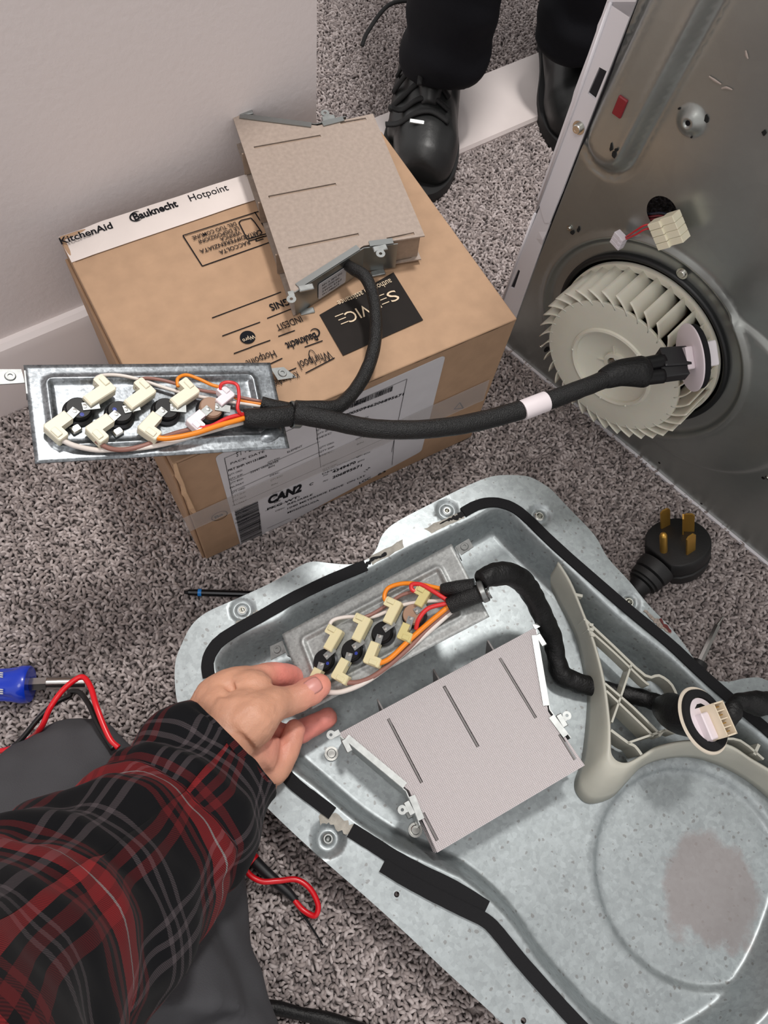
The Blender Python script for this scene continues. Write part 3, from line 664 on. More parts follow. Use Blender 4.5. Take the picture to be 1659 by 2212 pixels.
# ================================================================== THE TWO MICA HEATING ELEMENTS
MICAB = mat('brown_mica_board', '#9a8b80', .55, var=.10, vscale=260, bump=.1, bscale=700)
def mica_silver():
    m = mat('silver_mica_board', '#dad4d4', .42, .35, bump=.0); nt = m.node_tree; b = nt.nodes['Principled BSDF']
    tc = nt.nodes.new('ShaderNodeTexCoord'); wv = nt.nodes.new('ShaderNodeTexWave'); wv.inputs['Scale'].default_value = 230; wv.inputs['Distortion'].default_value = .8; wv.bands_direction = 'Y'
    w2 = nt.nodes.new('ShaderNodeTexWave'); w2.inputs['Scale'].default_value = 170; w2.bands_direction = 'X'; w2.inputs['Distortion'].default_value = 1.5
    a = nt.nodes.new('ShaderNodeMath'); a.operation = 'ADD'
    L = nt.links.new
    L(tc.outputs['Object'], wv.inputs['Vector']); L(tc.outputs['Object'], w2.inputs['Vector']); L(wv.outputs['Fac'], a.inputs[0]); L(w2.outputs['Fac'], a.inputs[1])
    bp = nt.nodes.new('ShaderNodeBump'); bp.inputs['Strength'].default_value = .7; bp.inputs['Distance'].default_value = .0008; L(a.outputs[0], bp.inputs['Height']); L(bp.outputs['Normal'], b.inputs['Normal'])
    rp = nt.nodes.new('ShaderNodeMapRange'); rp.inputs[1].default_value = 0; rp.inputs[2].default_value = 2; rp.inputs[3].default_value = .74; rp.inputs[4].default_value = 1.18; L(a.outputs[0], rp.inputs[0])  # glints of the ridged board put into its colour as lighter and darker bands
    mx = nt.nodes.new('ShaderNodeMix'); mx.data_type = 'RGBA'; mx.blend_type = 'MULTIPLY'; mx.inputs[0].default_value = 1; mx.inputs[6].default_value = lin('#e6dedf'); L(rp.outputs[0], mx.inputs[7]); L(mx.outputs[2], b.inputs['Base Color'])
    return m
MICAS = mica_silver()
OUTL = [(-.11, 0), (-.0755, -.0755), (-.0785, -.1325), (.0785, -.1325), (.0755, -.0755), (.11, 0)]
COILM = mat('heater_wire', '#77716a', .4, .9)
SHINY = mat('bright_bracket', '#8e9190', .34, .9)
def slotq(c, d, w_):   # thin rectangle around segment c->d
    (x0, y0), (x1, y1) = c, d; dx, dy = x1 - x0, y1 - y0; L = math.hypot(dx, dy); nx_, ny_ = -dy / L * w_ / 2, dx / L * w_ / 2
    return [(x0 + nx_, y0 + ny_), (x0 - nx_, y0 - ny_), (x1 - nx_, y1 - ny_), (x1 + nx_, y1 + ny_)]
SLOTS = [((-.062, -.010), (-.062, -.075)), ((0, -.008), (0, -.072)), ((.062, -.010), (.062, -.075)), ((-.0735, -.098), (-.0735, -.124)), ((.0735, -.098), (.0735, -.124))]
def element(name, M, H, label, mtop, mside, old):
    t = thing(name, None, label, 'heating element', M)
    for z0, nm in ((0, 'mica_board'), (-H + .0016, 'mica_board')):
        V_, F_ = sheet(OUTL, [slotq(a, b, .0030) for a, b in SLOTS], .012)
        mb = MB(); mb.add([M @ Vector((x, y, z0)) for x, y in V_], F_)
        o = mb.build(nm, mtop, t, fixn=False)
        if sum((p.normal.z) for p in o.data.polygons) < 0: o.data.flip_normals()
        so = o.modifiers.new('t', 'SOLIDIFY'); so.thickness = .0014; so.offset = -1
    # three inner boards standing in the slots; their tongues show in the slots and past the wide edge
    for x in (-.062, 0, .062):
        mb = MB(); mb.add([M @ Vector((x + s * .0008, y, z)) for s in (-1, 1) for y, z in ((.002 if not old else .006, -H + .003), (-.078, -H + .003), (-.076, -.0008), (-.009, -.0008), (-.006, -.004), (.002 if not old else .012, -.0045))], [(0, 1, 2, 3, 4, 5), (11, 10, 9, 8, 7, 6)] + [(i, (i + 1) % 6, 6 + (i + 1) % 6, 6 + i) for i in range(6)])
        mb.build('mica_rib', mside, t)
    for s in (-1, 1):
        mb = MB(); P0 = [(-.0775 * 1, -.090), (-.0775, -.131)]
        x = .0735 * s; mb.box((x, -.111, -H / 2), (.0016, .038, H - .002), M); mb.build('mica_rib', mside, t)
    # coiled wires strung between the ribs
    mb = MB()
    for k in range(6):
        y = -.016 - .010 * k; pts = []
        for i in range(161):
            a = i * .9; x = -.066 + .132 * i / 160; pts.append(M @ Vector((x, y + .0022 * math.cos(a), -H * .5 + .0022 * math.sin(a))))
        mb.tube(pts, .0004, n=3, sub=1)
    mb.build('heating_coil', COILM, t, kind='stuff')
    # bent metal end brackets down both tapered sides
    for s in (-1, 1):
        mb = MB(); a = Vector((s * .1085, -.002, 0)); b = Vector((s * .0770, -.0745, 0)); c_ = Vector((s * .0800, -.106, 0))
        for p, q in ((a, b), (b, c_)):
            d = (q - p).normalized(); nn = Vector((-d.y, d.x, 0)) * (-1 if s < 0 else 1); nn = nn if nn.x * s > 0 else -nn
            mb.add([M @ (p + nn * .001), M @ (q + nn * .001), M @ (q + nn * .001 - Vector((0, 0, H - .001))), M @ (p + nn * .001 - Vector((0, 0, H - .001)))], [(0, 1, 2, 3)])
            p2, q2 = p + d * .006, q - d * .004
            mb.add([M @ (v + Vector((0, 0, .0008))) for v in (p2 + nn * .001, q2 + nn * .001, q2 - nn * .005, p2 - nn * .005)], [(0, 1, 2, 3)])
        o = mb.build('end_bracket', ZINC if old else SHINY, t, fixn=False); so = o.modifiers.new('t', 'SOLIDIFY'); so.thickness = .0009; so.offset = 0
        # clenched tabs and eyelets
        for (px_, py_) in ((s * .1125, .001), (s * .0850, -.088)):
            nn = Vector((s, .25, 0)).normalized(); mb = MB(); c0 = Vector((px_, py_, .0004)) + nn * .004; ring = []; K2 = 14
            for i in range(K2):
                a_ = 2 * PI * i / K2; u_ = Vector((math.cos(a_), math.sin(a_), 0)); ring.append((c0 + u_ * .0042, c0 + u_ * .0015))
            P = [M @ (v + Vector((0, 0, z))) for o_, i_ in ring for v in (o_, i_) for z in (0, .0009)]
            F = []
            for i in range(K2):
                a4, b4 = 4 * i, 4 * ((i + 1) % K2); F += [(a4 + 1, b4 + 1, b4 + 3, a4 + 3), (a4, a4 + 2, b4 + 2, b4), (a4, b4, b4 + 1, a4 + 1), (a4 + 2, a4 + 3, b4 + 3, b4 + 2)]
            mb.add(P, F); mb.box(tuple(c0 - nn * .0055 + Vector((0, 0, .0002))), (.006, .005, .0012), M)
            mb.build('mounting_eyelet', ZINC, t, smooth=30)
        for f_ in (.16, .86):
            p = a.lerp(b, f_) if f_ < .5 else b.lerp(c_, .45)
            for zz in (.0004, -H):
                mb = MB(); mb.cbox((p.x + s * .004, p.y, zz), (.006, .013, .0018), .0006, M); mb.build('bent_tab', ZINC, t)
    return t
MN = Matrix(((-.4846, -.8745, -.019, -.1705), (.8747, -.4843, -.0163, .5177), (.005, -.0245, .9997, .2640), (0, 0, 0, 1)))
HN = .0320
eN = element('heating_element', MN, HN, 'brown mica heating element with bright metal ends, standing on top of the cardboard box', MICAB, mat('mica_rib_brown', '#8f7c6c', .6, var=.1, vscale=200), False)
MO = Matrix(((.7732, -.6286, -.0834, .0868), (.6315, .7753, .0101, .1690), (.0584, -.0605, .9965, .0605), (0, 0, 0, 1)))
eO = element('heating_element', MO, .046, 'silvery mica heating element lying in the steel back cover, right of the hand', MICAS, mat('mica_rib_grey', '#6f6a69', .5), True)
# rating label on the new element's front bracket
nb_ = MN.to_3x3(); bx0 = MN @ Vector((-.1085, -.002, 0)); bx1 = MN @ Vector((-.077, -.0745, 0)); bd = (bx1 - bx0).normalized(); bn = bd.cross(UP); bn = bn if bn.y < 0 or bn.x > .3 else -bn
bn = bn if bn.dot(CPOS - bx0) > 0 else -bn
q = [bx0 + bd * u_ + bn * .0022 + Vector((0, 0, z)) for u_, z in ((.026, -.0285), (.058, -.0285), (.058, -.008), (.026, -.008))]
slab('rating_label', roundq(q, .002, 3), bn, .0002, mat('grey_label', '#a5a6ab', .4), eN)
m_ = MB()
for k, s_ in enumerate(('REV A 2872 EP2', '208W 120/240V 60Hz', '240W E167', 'W11086617')):
    a_ = q[0] + bn * .0004 + Vector((0, 0, .0155 - .0042 * k)) ; text(m_, s_, q[0] + bd * .004 + Vector((0, 0, .0150 - .0042 * k)), q[0] + bd * (.027 - .003 * (k % 2)) + Vector((0, 0, .0150 - .0042 * k)), bn, .0022, .0005)
m_.build('label_lettering', INK, eN, fixn=False)
# ================================================================== DRYER (its back faces the camera)
DA = Z(1094, 752); DU = (Z(1634, 1200) - DA); DU.normalize(); DN = DU.cross(UP); DN = DN if DN.dot(CPOS - DA) > 0 else -DN
def DP(s, z, d=0.): return DA + DU * s + UP * z + DN * d
def SX(px, py, d=0.):
    q = onplane(px, py, DA + DN * d, DN) - DA; return q.dot(DU), q.z
dM = Matrix(((DU.x, 0, DN.x, DA.x), (DU.y, 0, DN.y, DA.y), (0, 1, 0, 0), (0, 0, 0, 1)))   # local x along panel, y up, z out of the panel
dry = thing('clothes_dryer', DA, 'clothes dryer with its bare galvanised back turned to the room and the cover taken off', 'dryer', dM)
DARKG = galv('galvanised_panel', '#a0a3a0', .32, .78, .03, 40, bump=.02)
WHITE = mat('white_enamel', '#dcd9de', .3, coat=.3)
INNER = mat('dark_interior', '#191a1b', .6)
WC, WR = (.137, .154), .0945
CH_ = (.0925, .3005)
DW, DH = .66, .95
rect = [(-.003, .004), (DW - .03, .004), (DW - .03, DH - .01), (-.003, DH - .01)]
dholes = [circ(WC, .0985, 96), circ(CH_, .0155, 36), circ((.077, .386), .0022, 12), circ(SX(1424, 1000), .0016, 10), circ(SX(1515, 1088), .0016, 10), circ(SX(1649, 1032), .0020, 10)]
def tdist(S, Zc, poly): return np_dist(S, Zc, poly, closed=False)
def dz(S, Zc):
    h = 0 * S
    d = tdist(S, Zc, [(.022, .325), (.0235, .36), (.030, .46), (.036, .56), (.045, .80)])
    hw = .0275
    h = h + .0130 * sstep((hw - d) / (.012 + .013 * sstep((.335 - Zc) / .03))) - .0030 * np.exp(-((d - hw + .001) / .0030) ** 2) + .0018 * np.exp(-((d - hw + .0125) / .0022) ** 2)
    r = np.hypot(S - WC[0], Zc - WC[1])
    h = h + .0042 * np.exp(-((r - .1205) / .0030) ** 2) - .003 * sstep((.118 - r) / .006)
    r2 = np.hypot(S - .215, Zc - .152)
    h = np.where(r < .118, h, h + .0042 * sstep((.109 - r2) / .006))
    q = np.hypot(S - .077, Zc - .386); h = h + .0065 * (1 - sstep((q - .0035) / .0105)) - .0015 * (1 - sstep((q - .0022) / .0015))
    h = h + .0006 * np.sin(S * 19 + 1) * np.sin(Zc * 14)
    return h
dense = []
for q in (.110, .113, .1155, .1175, .1195, .1215, .1245): dense += circ(WC, q, 150)
for q in (.0028, .0035, .005, .007, .009, .011, .013, .0145): dense += circ((.077, .386), q, 26)
for q in (.102, .105, .1075, .109, .111): dense += [p for p in circ((.215, .152), q, 130) if math.hypot(p[0] - WC[0], p[1] - WC[1]) > .1255 and p[1] > .006]
def fine(S, Zc): return fine0(S, Zc) & ~((np.hypot(S - WC[0], Zc - WC[1]) > .1085) & (np.hypot(S - WC[0], Zc - WC[1]) < .1262)) & ~((np.abs(np.hypot(S - .215, Zc - .152) - .1065) < .006) & (np.hypot(S - WC[0], Zc - WC[1]) > .12))
def fine0(S, Zc): return (Zc < .56) & (S < .46) | ((np.floor(S / .0045) % 6 == 0) & (np.floor(Zc / .0045) % 6 == 0))
V2, F2 = sheet(rect, dholes, .0042, fine=fine, extra=dense)
A2 = np.array(V2); Zv = dz(A2[:, 0], A2[:, 1])
mb = MB(); mb.add([DP(s, z, d) for (s, z), d in zip(V2, Zv)], F2)
o = mb.build('back_panel', DARKG, dry, smooth=True, fixn=False)
if sum(p.normal.z for p in o.data.polygons) < 0: o.data.flip_normals()
mb = MB()   # cabinet shell behind the panel
for c, s_ in (((-.0275, DH / 2, -.33), (.0012, DH, .65)), ((DW, DH / 2, -.33), (.0012, DH, .65)), ((DW / 2 - .014, DH, -.33), (DW + .028, .0012, .65)), ((DW / 2 - .014, .001, -.33), (DW + .028, .0012, .65)), ((DW / 2 - .014, DH / 2, -.655), (DW + .028, DH, .0012))):
    mb.box(c, s_, dM)
mb.build('cabinet_shell', WHITE, dry, kind='stuff')
# white corner flange with its slots, in an upper and a lower length
def flange(pts, holes_, d, nm):
    V_, F_ = sheet([SX(*p) for p in pts], holes_, .02)
    mb = MB(); mb.add([DP(s, z, d) for s, z in V_], F_); o = mb.build(nm, WHITE, dry, fixn=False)
    if sum(p.normal.z for p in o.data.polygons) < 0: o.data.flip_normals()
    so = o.modifiers.new('t', 'SOLIDIFY'); so.thickness = .0022; so.offset = -1; return o
sl = [SX(*p) for p in ((1300, 141), (1316, 150), (1291, 211), (1275, 198))]
sl2 = [SX(*p) for p in ((1122, 580), (1126, 583), (1113, 622), (1105, 619))]
def up_s(y): s0, z0 = SX(*y); return s0
top_z = DH
flange([(1316, 0), (1165, 425), (1181, 478), (1192, 478), (1379, 0)], [sl], .0035, 'corner_flange')
mb = MB(); a_ = SX(1316, 0); b_ = SX(1379, 0); mb.box(((a_[0] + b_[0]) / 2, (a_[1] + DH) / 2, .0025), (b_[0] - a_[0], DH - a_[1], .002), dM); mb.build('corner_flange', WHITE, dry)
flange([(1180, 418), (1088, 641), (1072, 700), (1112, 700), (1190, 482)], [sl2], .0022, 'corner_flange')
mb = MB()   # raised bead along the flange
pts = [DP(*SX(x, y), .0038) for x, y in ((1326, 0), (1250, 216), (1165, 446))]; mb.tube(pts, .0016, n=6, sub=1); mb.build('flange_bead', WHITE, dry, smooth=True)
mb = MB(); pts = [DP(*SX(x, y), .0028) for x, y in ((1160, 458), (1120, 560), (1088, 650))]; mb.tube(pts, .0014, n=6, sub=1); mb.build('flange_bead', WHITE, dry, smooth=True)
mb = MB(); a_ = DP(-.004, .002, .001); b_ = DP(DW - .03, .002, .001); mb.box((DW / 2 - .02, .0025, .0015), (DW - .03, .0035, .004), dM); mb.build('bottom_lip', WHITE, dry)
# screws and marks
m_ = MB(); s0, z0 = SX(1250, 276, .004); screw(m_, DP(s0, z0, .0036), DN, .0042, .0045); m_.build('screw', SCREW, dry, smooth=30)
m_ = MB(); s0, z0 = SX(1471, 593, .003); screw(m_, DP(s0, z0, .0008), DN, .0038, .003); m_.build('screw', SCREW, dry, smooth=30)
for p in ((1231, 492), (1169, 748), (1659, 1031)):
    m_ = MB(); s0, z0 = SX(*p); screw(m_, DP(s0, z0, .0004), DN, .0018, .002); m_.build('screw_tip', SCREW, dry, smooth=30)
SMUDGE = mat('black_residue', '#101010', .9)
rnd = random.Random(11)
for (x, y, w_, h_) in ((1236, 502, 5, 5), (1249, 497, 3, 7), (1525, 257, 5, 13), (1346, 318, 5, 8), (1350, 308, 4, 4), (1338, 304, 3, 9), (1180, 755, 5, 7), (1650, 288, 5, 8), (1466, 235, 3, 3), (1493, 297, 2, 2)):
    m_ = MB(); ring = []
    for k in range(9):
        a = 2 * PI * k / 9; rr = .6 + .6 * rnd.random(); s0, z0 = SX(x + w_ * math.cos(a) * rr, y + h_ * math.sin(a) * rr, .001); ring.append((s0, z0))
    dd_ = float(dz(np.array([ring[0][0]]), np.array([ring[0][1]]))[0]); m_.add([DP(s, z, dd_ + .0011) for s, z in ring] + [DP(s, z, dd_ + .0002) for s, z in ring], [tuple(range(9)), tuple(range(9, 18))] + [(k, (k + 1) % 9, 9 + (k + 1) % 9, 9 + k) for k in range(9)]); m_.build('sealant_smudge', SMUDGE, dry)
PSC = mat('scraped_adhesive', '#a79a92', .8)
for pts in (((1533, 164), (1545, 172), (1559, 181)), ((1560, 190), (1570, 188), (1583, 193)), ((1612, 108), (1614, 118), (1617, 126))):
    m_ = MB(); m_.tube([DP(*SX(x, y), .0008) for x, y in pts], [.0006, .0009, .0005], n=5, sub=3); m_.build('adhesive_scrap', PSC, dry)
# red clip in the raised channel
RED = mat('red_plastic_clip', '#7d1d25', .4)
s0, z0 = SX(1348, 218, .010); m_ = MB(); m_.cbox((s0, z0 - .004, .0115), (.009, .017, .006), .0008, dM); m_.cbox((s0, z0 + .008, .0105), (.010, .009, .004), .0006, dM); m_.build('red_clip', RED, dry)
# blower opening
SEAL = mat('black_rubber_seal', '#151719', .45)
def LZ(d): return frame(DP(WC[0], WC[1], d), DU, DN)
m_ = MB(); m_.lathe([(.0945, -.012), (.0958, .001), (.0975, .003), (.1000, .003), (.1015, .0005), (.1015, -.002)], LZ(0), 96); m_.build('rubber_seal', SEAL, dry, smooth=True)
m_ = MB(); m_.lathe([(.0985, -.001), (.102, -.03), (.102, -.07), (.0001, -.07)], LZ(0), 64); m_.build('blower_housing', INNER, dry, smooth=30)
# ---- blower wheel: front disc, rear ring, curved blades, hub
WHL = mat('cream_polypropylene', '#d8d4c6', .38, sss=.25, var=.03, vscale=30)
wh = thing('blower_wheel', None, 'cream plastic squirrel-cage blower wheel with curved blades in the opening of the dryer back', 'fan', LZ(0))
DF = .047
m_ = MB(); m_.lathe([(.0775, DF - .0015), (.0770, DF + .0005), (.062, DF + .0012), (.0475, DF + .0006), (.0465, DF + .0025), (.0450, DF + .0030), (.0435, DF + .0020), (.043, DF - .001), (.034, DF - .006), (.022, DF - .0085), (.0125, DF - .0105), (.0120, DF - .0065), (.0085, DF - .0060), (.0080, DF - .010)], LZ(0), 96); 
o = m_.build('front_disc', WHL, wh, smooth=40); so = o.modifiers.new('t', 'SOLIDIFY'); so.thickness = .0016; so.offset = 0
m_ = MB(); m_.lathe([(.0860, .0045), (.0925, .0045), (.0925, -.001), (.0860, -.001), (.0860, .0045)], LZ(0), 96); m_.build('rear_ring', WHL, wh, smooth=40)
m_ = MB(); m_.lathe([(.004, DF - .012), (.004, DF - .0035), (.0030, DF - .001), (.0001, DF - .0005)], LZ(0), 20); m_.build('motor_shaft', SCREW, wh, smooth=40)
m_ = MB(); m_.lathe([(.0074, DF - .010), (.0074, DF - .0065), (.0062, DF - .0060), (.0062, DF - .0050), (.0045, DF - .0050)], LZ(0), 6); m_.build('lock_nut', SCREW, wh)
for k in range(4):
    a = k * PI / 2 + .5; m_ = MB(); m_.box((.0165, 0, DF - .009), (.010, .0014, .005), LZ(0) @ Matrix.Rotation(a, 4, 'Z')); m_.build('hub_gusset', WHL, wh)
for a in (1.2, 3.4, 5.6, 4.9): m_ = MB(); m_.ball((0.0455 * math.cos(a), .0455 * math.sin(a), DF + .003), .0016, 8, M=None); m_.v = [LZ(0) @ v for v in m_.v]; m_.build('moulding_dot', WHL, wh, smooth=True)
NB = 36; prof = []
for k in range(7):
    t = k / 6; a = .185 * (t ** 1.3); r = .0735 + .0170 * t; prof.append((r * math.cos(a), r * math.sin(a)))
rows = []
for d, cut in ((-.0005, 0), (.02, 0), (.040, 0), (DF - .001, .0), (DF + .0015, .0)):
    rows.append([(x, y, d) for x, y in prof])
bm_ = MB(); n = len(prof)
bm_.v = [Vector(p) for r in rows for p in r]; bm_.f = [(i * n + k, i * n + k + 1, (i + 1) * n + k + 1, (i + 1) * n + k) for i in range(len(rows) - 1) for k in range(n - 1)]
me = bpy.data.meshes.new('blade'); me.from_pydata([tuple(v) for v in bm_.v], [], bm_.f); me.materials.append(WHL); me.polygons.foreach_set('use_smooth', [True] * len(me.polygons))
for k in range(NB):
    o = bpy.data.objects.new('blade', me); COL.objects.link(o); o.parent = wh; o.matrix_local = Matrix.Rotation(2 * PI * k / NB, 4, 'Z')
    so = o.modifiers.new('t', 'SOLIDIFY'); so.thickness = .0011; so.offset = 0
# ---- connectors hanging out of the harness hole
CREAM = mat('cream_nylon', '#e3dcc4', .4, sss=.1)
con = thing('wire_connector', DP(*SX(1443, 497, .03), .03), 'large cream multi-row wire connector hanging out of the round hole above the blower wheel', 'connector')
_A, _B, _C = DP(*SX(1412, 506, .018), .018), DP(*SX(1482, 486, .018), .018), DP(*SX(1416, 540, .018), .018)
_x = (_B - _A).normalized(); cM = frame(DP(*SX(1443, 498, .016), .016), _x, _x.cross(_A - _C).cross(_x) if True else UP)
cM = frame(cM.translation, _x, (_A - _C) - _x * (_A - _C).dot(_x)); KX = .80; cM = cM @ Matrix.Diagonal((KX, KX, KX * .95, 1))
for k in range(4):
    z0 = .0125 - k * .0085
    m_ = MB(); m_.cbox((-.007, -.002, z0), (.016, .0135, .0078), .0006, cM); m_.cbox((.009, .001, z0 + .0008), (.017, .0145, .0080), .0006, cM); m_.box((.004, .0065, z0 + .001), (.008, .003, .006), cM); m_.build('connector_row', CREAM, con)
    for j in (-1, 1):
        m_ = MB(); m_.box((-.0153, -.002 + j * .0028, z0), (.0006, .0024, .0028), cM); m_.build('socket', mat('brass_socket', '#4a3a26', .5, .6), con)
con2 = thing('wire_connector', DP(*SX(1336, 517, .02), .02), 'small white three-way wire connector on two thin red wires, beside the large cream one', 'connector')
c2 = frame(DP(*SX(1337, 518, .012), .012), (DU * .97 + DN * .2 + UP * .1), UP)
for k in range(3): m_ = MB(); m_.cbox((0, 0, .0045 - k * .0045), (.0125, .007, .0040), .0004, c2); m_.box((.0035, -.0038, .0045 - k * .0045), (.003, .001, .0022), c2); m_.build('connector_row', mat('white_nylon', '#d6d0d6', .4), con2)
REDW = mat('red_wire', '#c3202c', .35); DRED = mat('dark_red_wire', '#6e1f28', .4)
for dy in (0, 9):
    m_ = MB(); m_.tube([DP(*SX(1352, 512 + dy * .5, .012), .012), DP(*SX(1375, 497 + dy, .018), .018), DP(*SX(1392, 487 + dy, .018), .018), DP(*SX(1412, 483 + dy, .012), .012)], .0009, n=8, sub=5); m_.build('wire', REDW, con2, smooth=True)
for i, (y0, mm) in enumerate(((468, DRED), (474, DRED), (480, REDW), (462, mat('blue_wire', '#1d2436', .4)))):
    m_ = MB(); m_.tube([DP(*SX(1396, y0 - 4, -.02), -.02), DP(*SX(1402, y0, -.004), -.004), DP(*SX(1425, y0 - 2, .004), .004), DP(*SX(1446, y0 + 2, .006), .006)], .0010, n=8, sub=4); m_.build('wire', mm, con, smooth=True)
# ================================================================== THERMOSTAT PLATES with their wires
PLATEO = galv('dull_spangled_plate', '#a3a6a5', .48, .6, .2, 520, bump=.06)
PLATEM = galv('spangled_plate', '#868b8f', .33, .85, .38, 520, bump=.05)
IVORY = mat('ivory_nylon', '#e0dac4', .42, sss=.1); IVORYO = mat('aged_nylon', '#d8cea6', .42, sss=.1)
BAKE = mat('black_bakelite', '#0c0c0e', .45, spec=.3); TAN = mat('tan_thermostat', '#9a7b66', .5); CLR = mat('milky_nylon', '#e6dde2', .3, sss=.2); YEL = mat('yellowed_nylon', '#c9bd84', .35, sss=.1)
BLUEP = mat('blue_paint_dot', '#1b2f8c', .5)
WMAT = {'w': mat('white_wire', '#dcd3cc', .38), 'b': mat('brown_wire', '#8c6258', .4), 'o': mat('orange_wire', '#e8851a', .35), 'r': mat('red_silicone_wire', '#cf2a2c', .35)}
def plate_thing(name, M, L, W, label, tabs, zoom, rec):
    t = thing(name, None, label, 'thermostat plate', M)
    n = M.to_3x3() @ Vector((0, 0, 1)); p0 = M.translation
    def PP(zx, zy, h=0.): 
        x, y = zoom(zx, zy); return onplane(x, y, p0 + n * h, n)
    def h(X, Y):
        dx = np.minimum(X + L / 2 - rec[0], L / 2 - rec[1] - X); dy = np.minimum(Y + W / 2 - rec[2], W / 2 - rec[3] - Y); rc = .007
        d = np.where((dx < rc) & (dy < rc), rc - np.hypot(rc - dx, rc - dy), np.minimum(dx, dy))
        return .0022 * np.exp(-((d - .0022) / .0024) ** 2) - .0014 * sstep((d - .004) / .003)
    xs = sorted(set(list(np.linspace(-L / 2, L / 2, 60)) + [(-L / 2 + rec[0] + k * .001) for k in range(-3, 8)] + [(L / 2 - rec[1] - k * .001) for k in range(-3, 8)]))
    ys = sorted(set(list(np.linspace(-W / 2, W / 2, 26)) + [(-W / 2 + rec[2] + k * .001) for k in range(-3, 8)] + [(W / 2 - rec[3] - k * .001) for k in range(-3, 8)]))
    X, Y = np.meshgrid(xs, ys); H = h(X, Y); nx_ = len(xs); mb = MB()
    mb.add([M @ Vector((x, y, z)) for x, y, z in zip(X.ravel(), Y.ravel(), H.ravel())], [(j * nx_ + i, j * nx_ + i + 1, (j + 1) * nx_ + i + 1, (j + 1) * nx_ + i) for j in range(len(ys) - 1) for i in range(nx_ - 1)])
    o = mb.build('sheet_metal', PLATEM if zoom is z1 else PLATEO, t, smooth=True, fixn=False); so = o.modifiers.new('t', 'SOLIDIFY'); so.thickness = .0009; so.offset = -1
    for quad_, edge in tabs:
        fp = [onplane(x, y, p0 - n * .010, n) for x, y in quad_]; rp = [onplane(x, y, p0, n) for x, y in edge]
        rq = [v - n * .010 for v in rp]; mb = MB(); mb.add(fp, [(0, 1, 2, 3)]); o = mb.build('mounting_tab', ZINC, t, fixn=False); so = o.modifiers.new('t', 'SOLIDIFY'); so.thickness = .0010
        mb = MB(); mb.add([rp[0], rp[1], rq[1], rq[0]], [(0, 1, 2, 3)]); ob_ = mb.build('tab_bend', ZINC, t, fixn=False); so = ob_.modifiers.new('t', 'SOLIDIFY'); so.thickness = .0010
        c_ = sum(fp, Vector()) / 4; mb = MB(); mb.lathe([(.0042, 0), (.0034, .0012), (.0018, .0012), (.0014, -.001)], frame(c_ + n * .0008, n.orthogonal(), n), 16); mb.build('eyelet', ZINC, o, smooth=30)
    return t, PP, n
def thermo(t, PP, n, zc, tabs, m, r=.0092, hh=.0070, dot=None):
    c = PP(*zc, .001); M_ = frame(c, PP(*tabs[0], .001) - c, n)
    mb = MB(); mb.lathe([(r, 0), (r, hh * .80), (r * .94, hh * .88), (r * .90, hh), (.0001, hh)], M_, 32); th = mb.build('thermostat', m, t, smooth=35)
    mb = MB(); mb.lathe([(r * 1.22, -.0014), (r * 1.22, .0002), (r * 1.02, .0014), (r, .0014)], M_, 32); mb.build('mounting_rim', mat('dark_steel_rim', '#3c3d3f', .3, .8), th, smooth=30)
    for z_ in tabs:
        e = PP(*z_, .001 + hh); d = (e - (c + n * hh)); d = (d - n * d.dot(n)).normalized(); q = c + n * (hh + .0006) + d * (r * .55)
        mm = frame(q, d, n); mb = MB(); mb.box((.0035, 0, 0), (.012, .0062, .0009), mm); mb.build('spade_terminal', ZINC, th)
        mb = MB(); mb.lathe([(.0016, .0004), (.0016, .0012), (.0001, .0014)], frame(q - d * .0008, d, n), 12); mb.build('rivet', SCREW, th)
    if dot: mb = MB(); mb.lathe([(.0016, hh + .0003), (.0001, hh + .0004)], frame(PP(*dot, .001 + hh) - n * hh, M_.to_3x3() @ Vector((1, 0, 0)), n), 10); mb.build('paint_dot', BLUEP, th)
    return th
def flag(t, PP, n, za, zb, m, h0=.0085, sc=1.0, nm='spade_housing'):
    """L-shaped flag terminal housing: sleeve from za towards zb, head block at zb turned to the left"""
    a, b = PP(*za, h0), PP(*zb, h0); x = (b - a).normalized(); M_ = frame(a, x, n); Ld = (b - a).length
    y = M_.to_3x3() @ Vector((0, 1, 0)); hb = Ld + .001; mb = MB()
    poly = [(0, -.0044), (hb + .0030, -.0048), (hb + .0045, -.0034), (hb + .0045, .0108), (hb + .0036, .0118), (hb - .0035, .0118), (hb - .0044, .0108), (hb - .0044, .0044), (0, .0044)]
    poly = [(x_ * (1 if x_ < 1e-6 else 1) , y_ * sc) for x_, y_ in poly]; k = len(poly)
    lo = [M_ @ Vector((px, py, -.0040 * sc)) for px, py in poly]; cxp = (sum(p[0] for p in poly) / k, sum(p[1] for p in poly) / k)
    mid = [M_ @ Vector((px, py, .0036 * sc)) for px, py in poly]
    hi = [M_ @ Vector((cxp[0] + (px - cxp[0]) * .93, cxp[1] + (py - cxp[1]) * .93, .0046 * sc)) for px, py in poly]
    mb.add(lo + mid + hi, [tuple(range(k - 1, -1, -1)), tuple(range(2 * k, 3 * k))] + [(i, (i + 1) % k, k + (i + 1) % k, k + i) for i in range(k)] + [(k + i, k + (i + 1) % k, 2 * k + (i + 1) % k, 2 * k + i) for i in range(k)])
    o = mb.build(nm, m, t)
    mb = MB(); mb.cbox((hb + .0012, .0055 * sc, .0052 * sc), (.0045, .0075 * sc, .0012), .0004, M_); mb.build('latch', m, o)
    return M_ @ Vector((hb, .0125 * sc, 0))
def wire(t, PP, pts, m, r=.00140, name='wire', sub=6):
    mb = MB(); mb.tube([PP(p[0], p[1], p[2] if len(p) > 2 else .006) for p in pts], r, n=9, sub=sub); return mb.build(name, m, t, smooth=True)
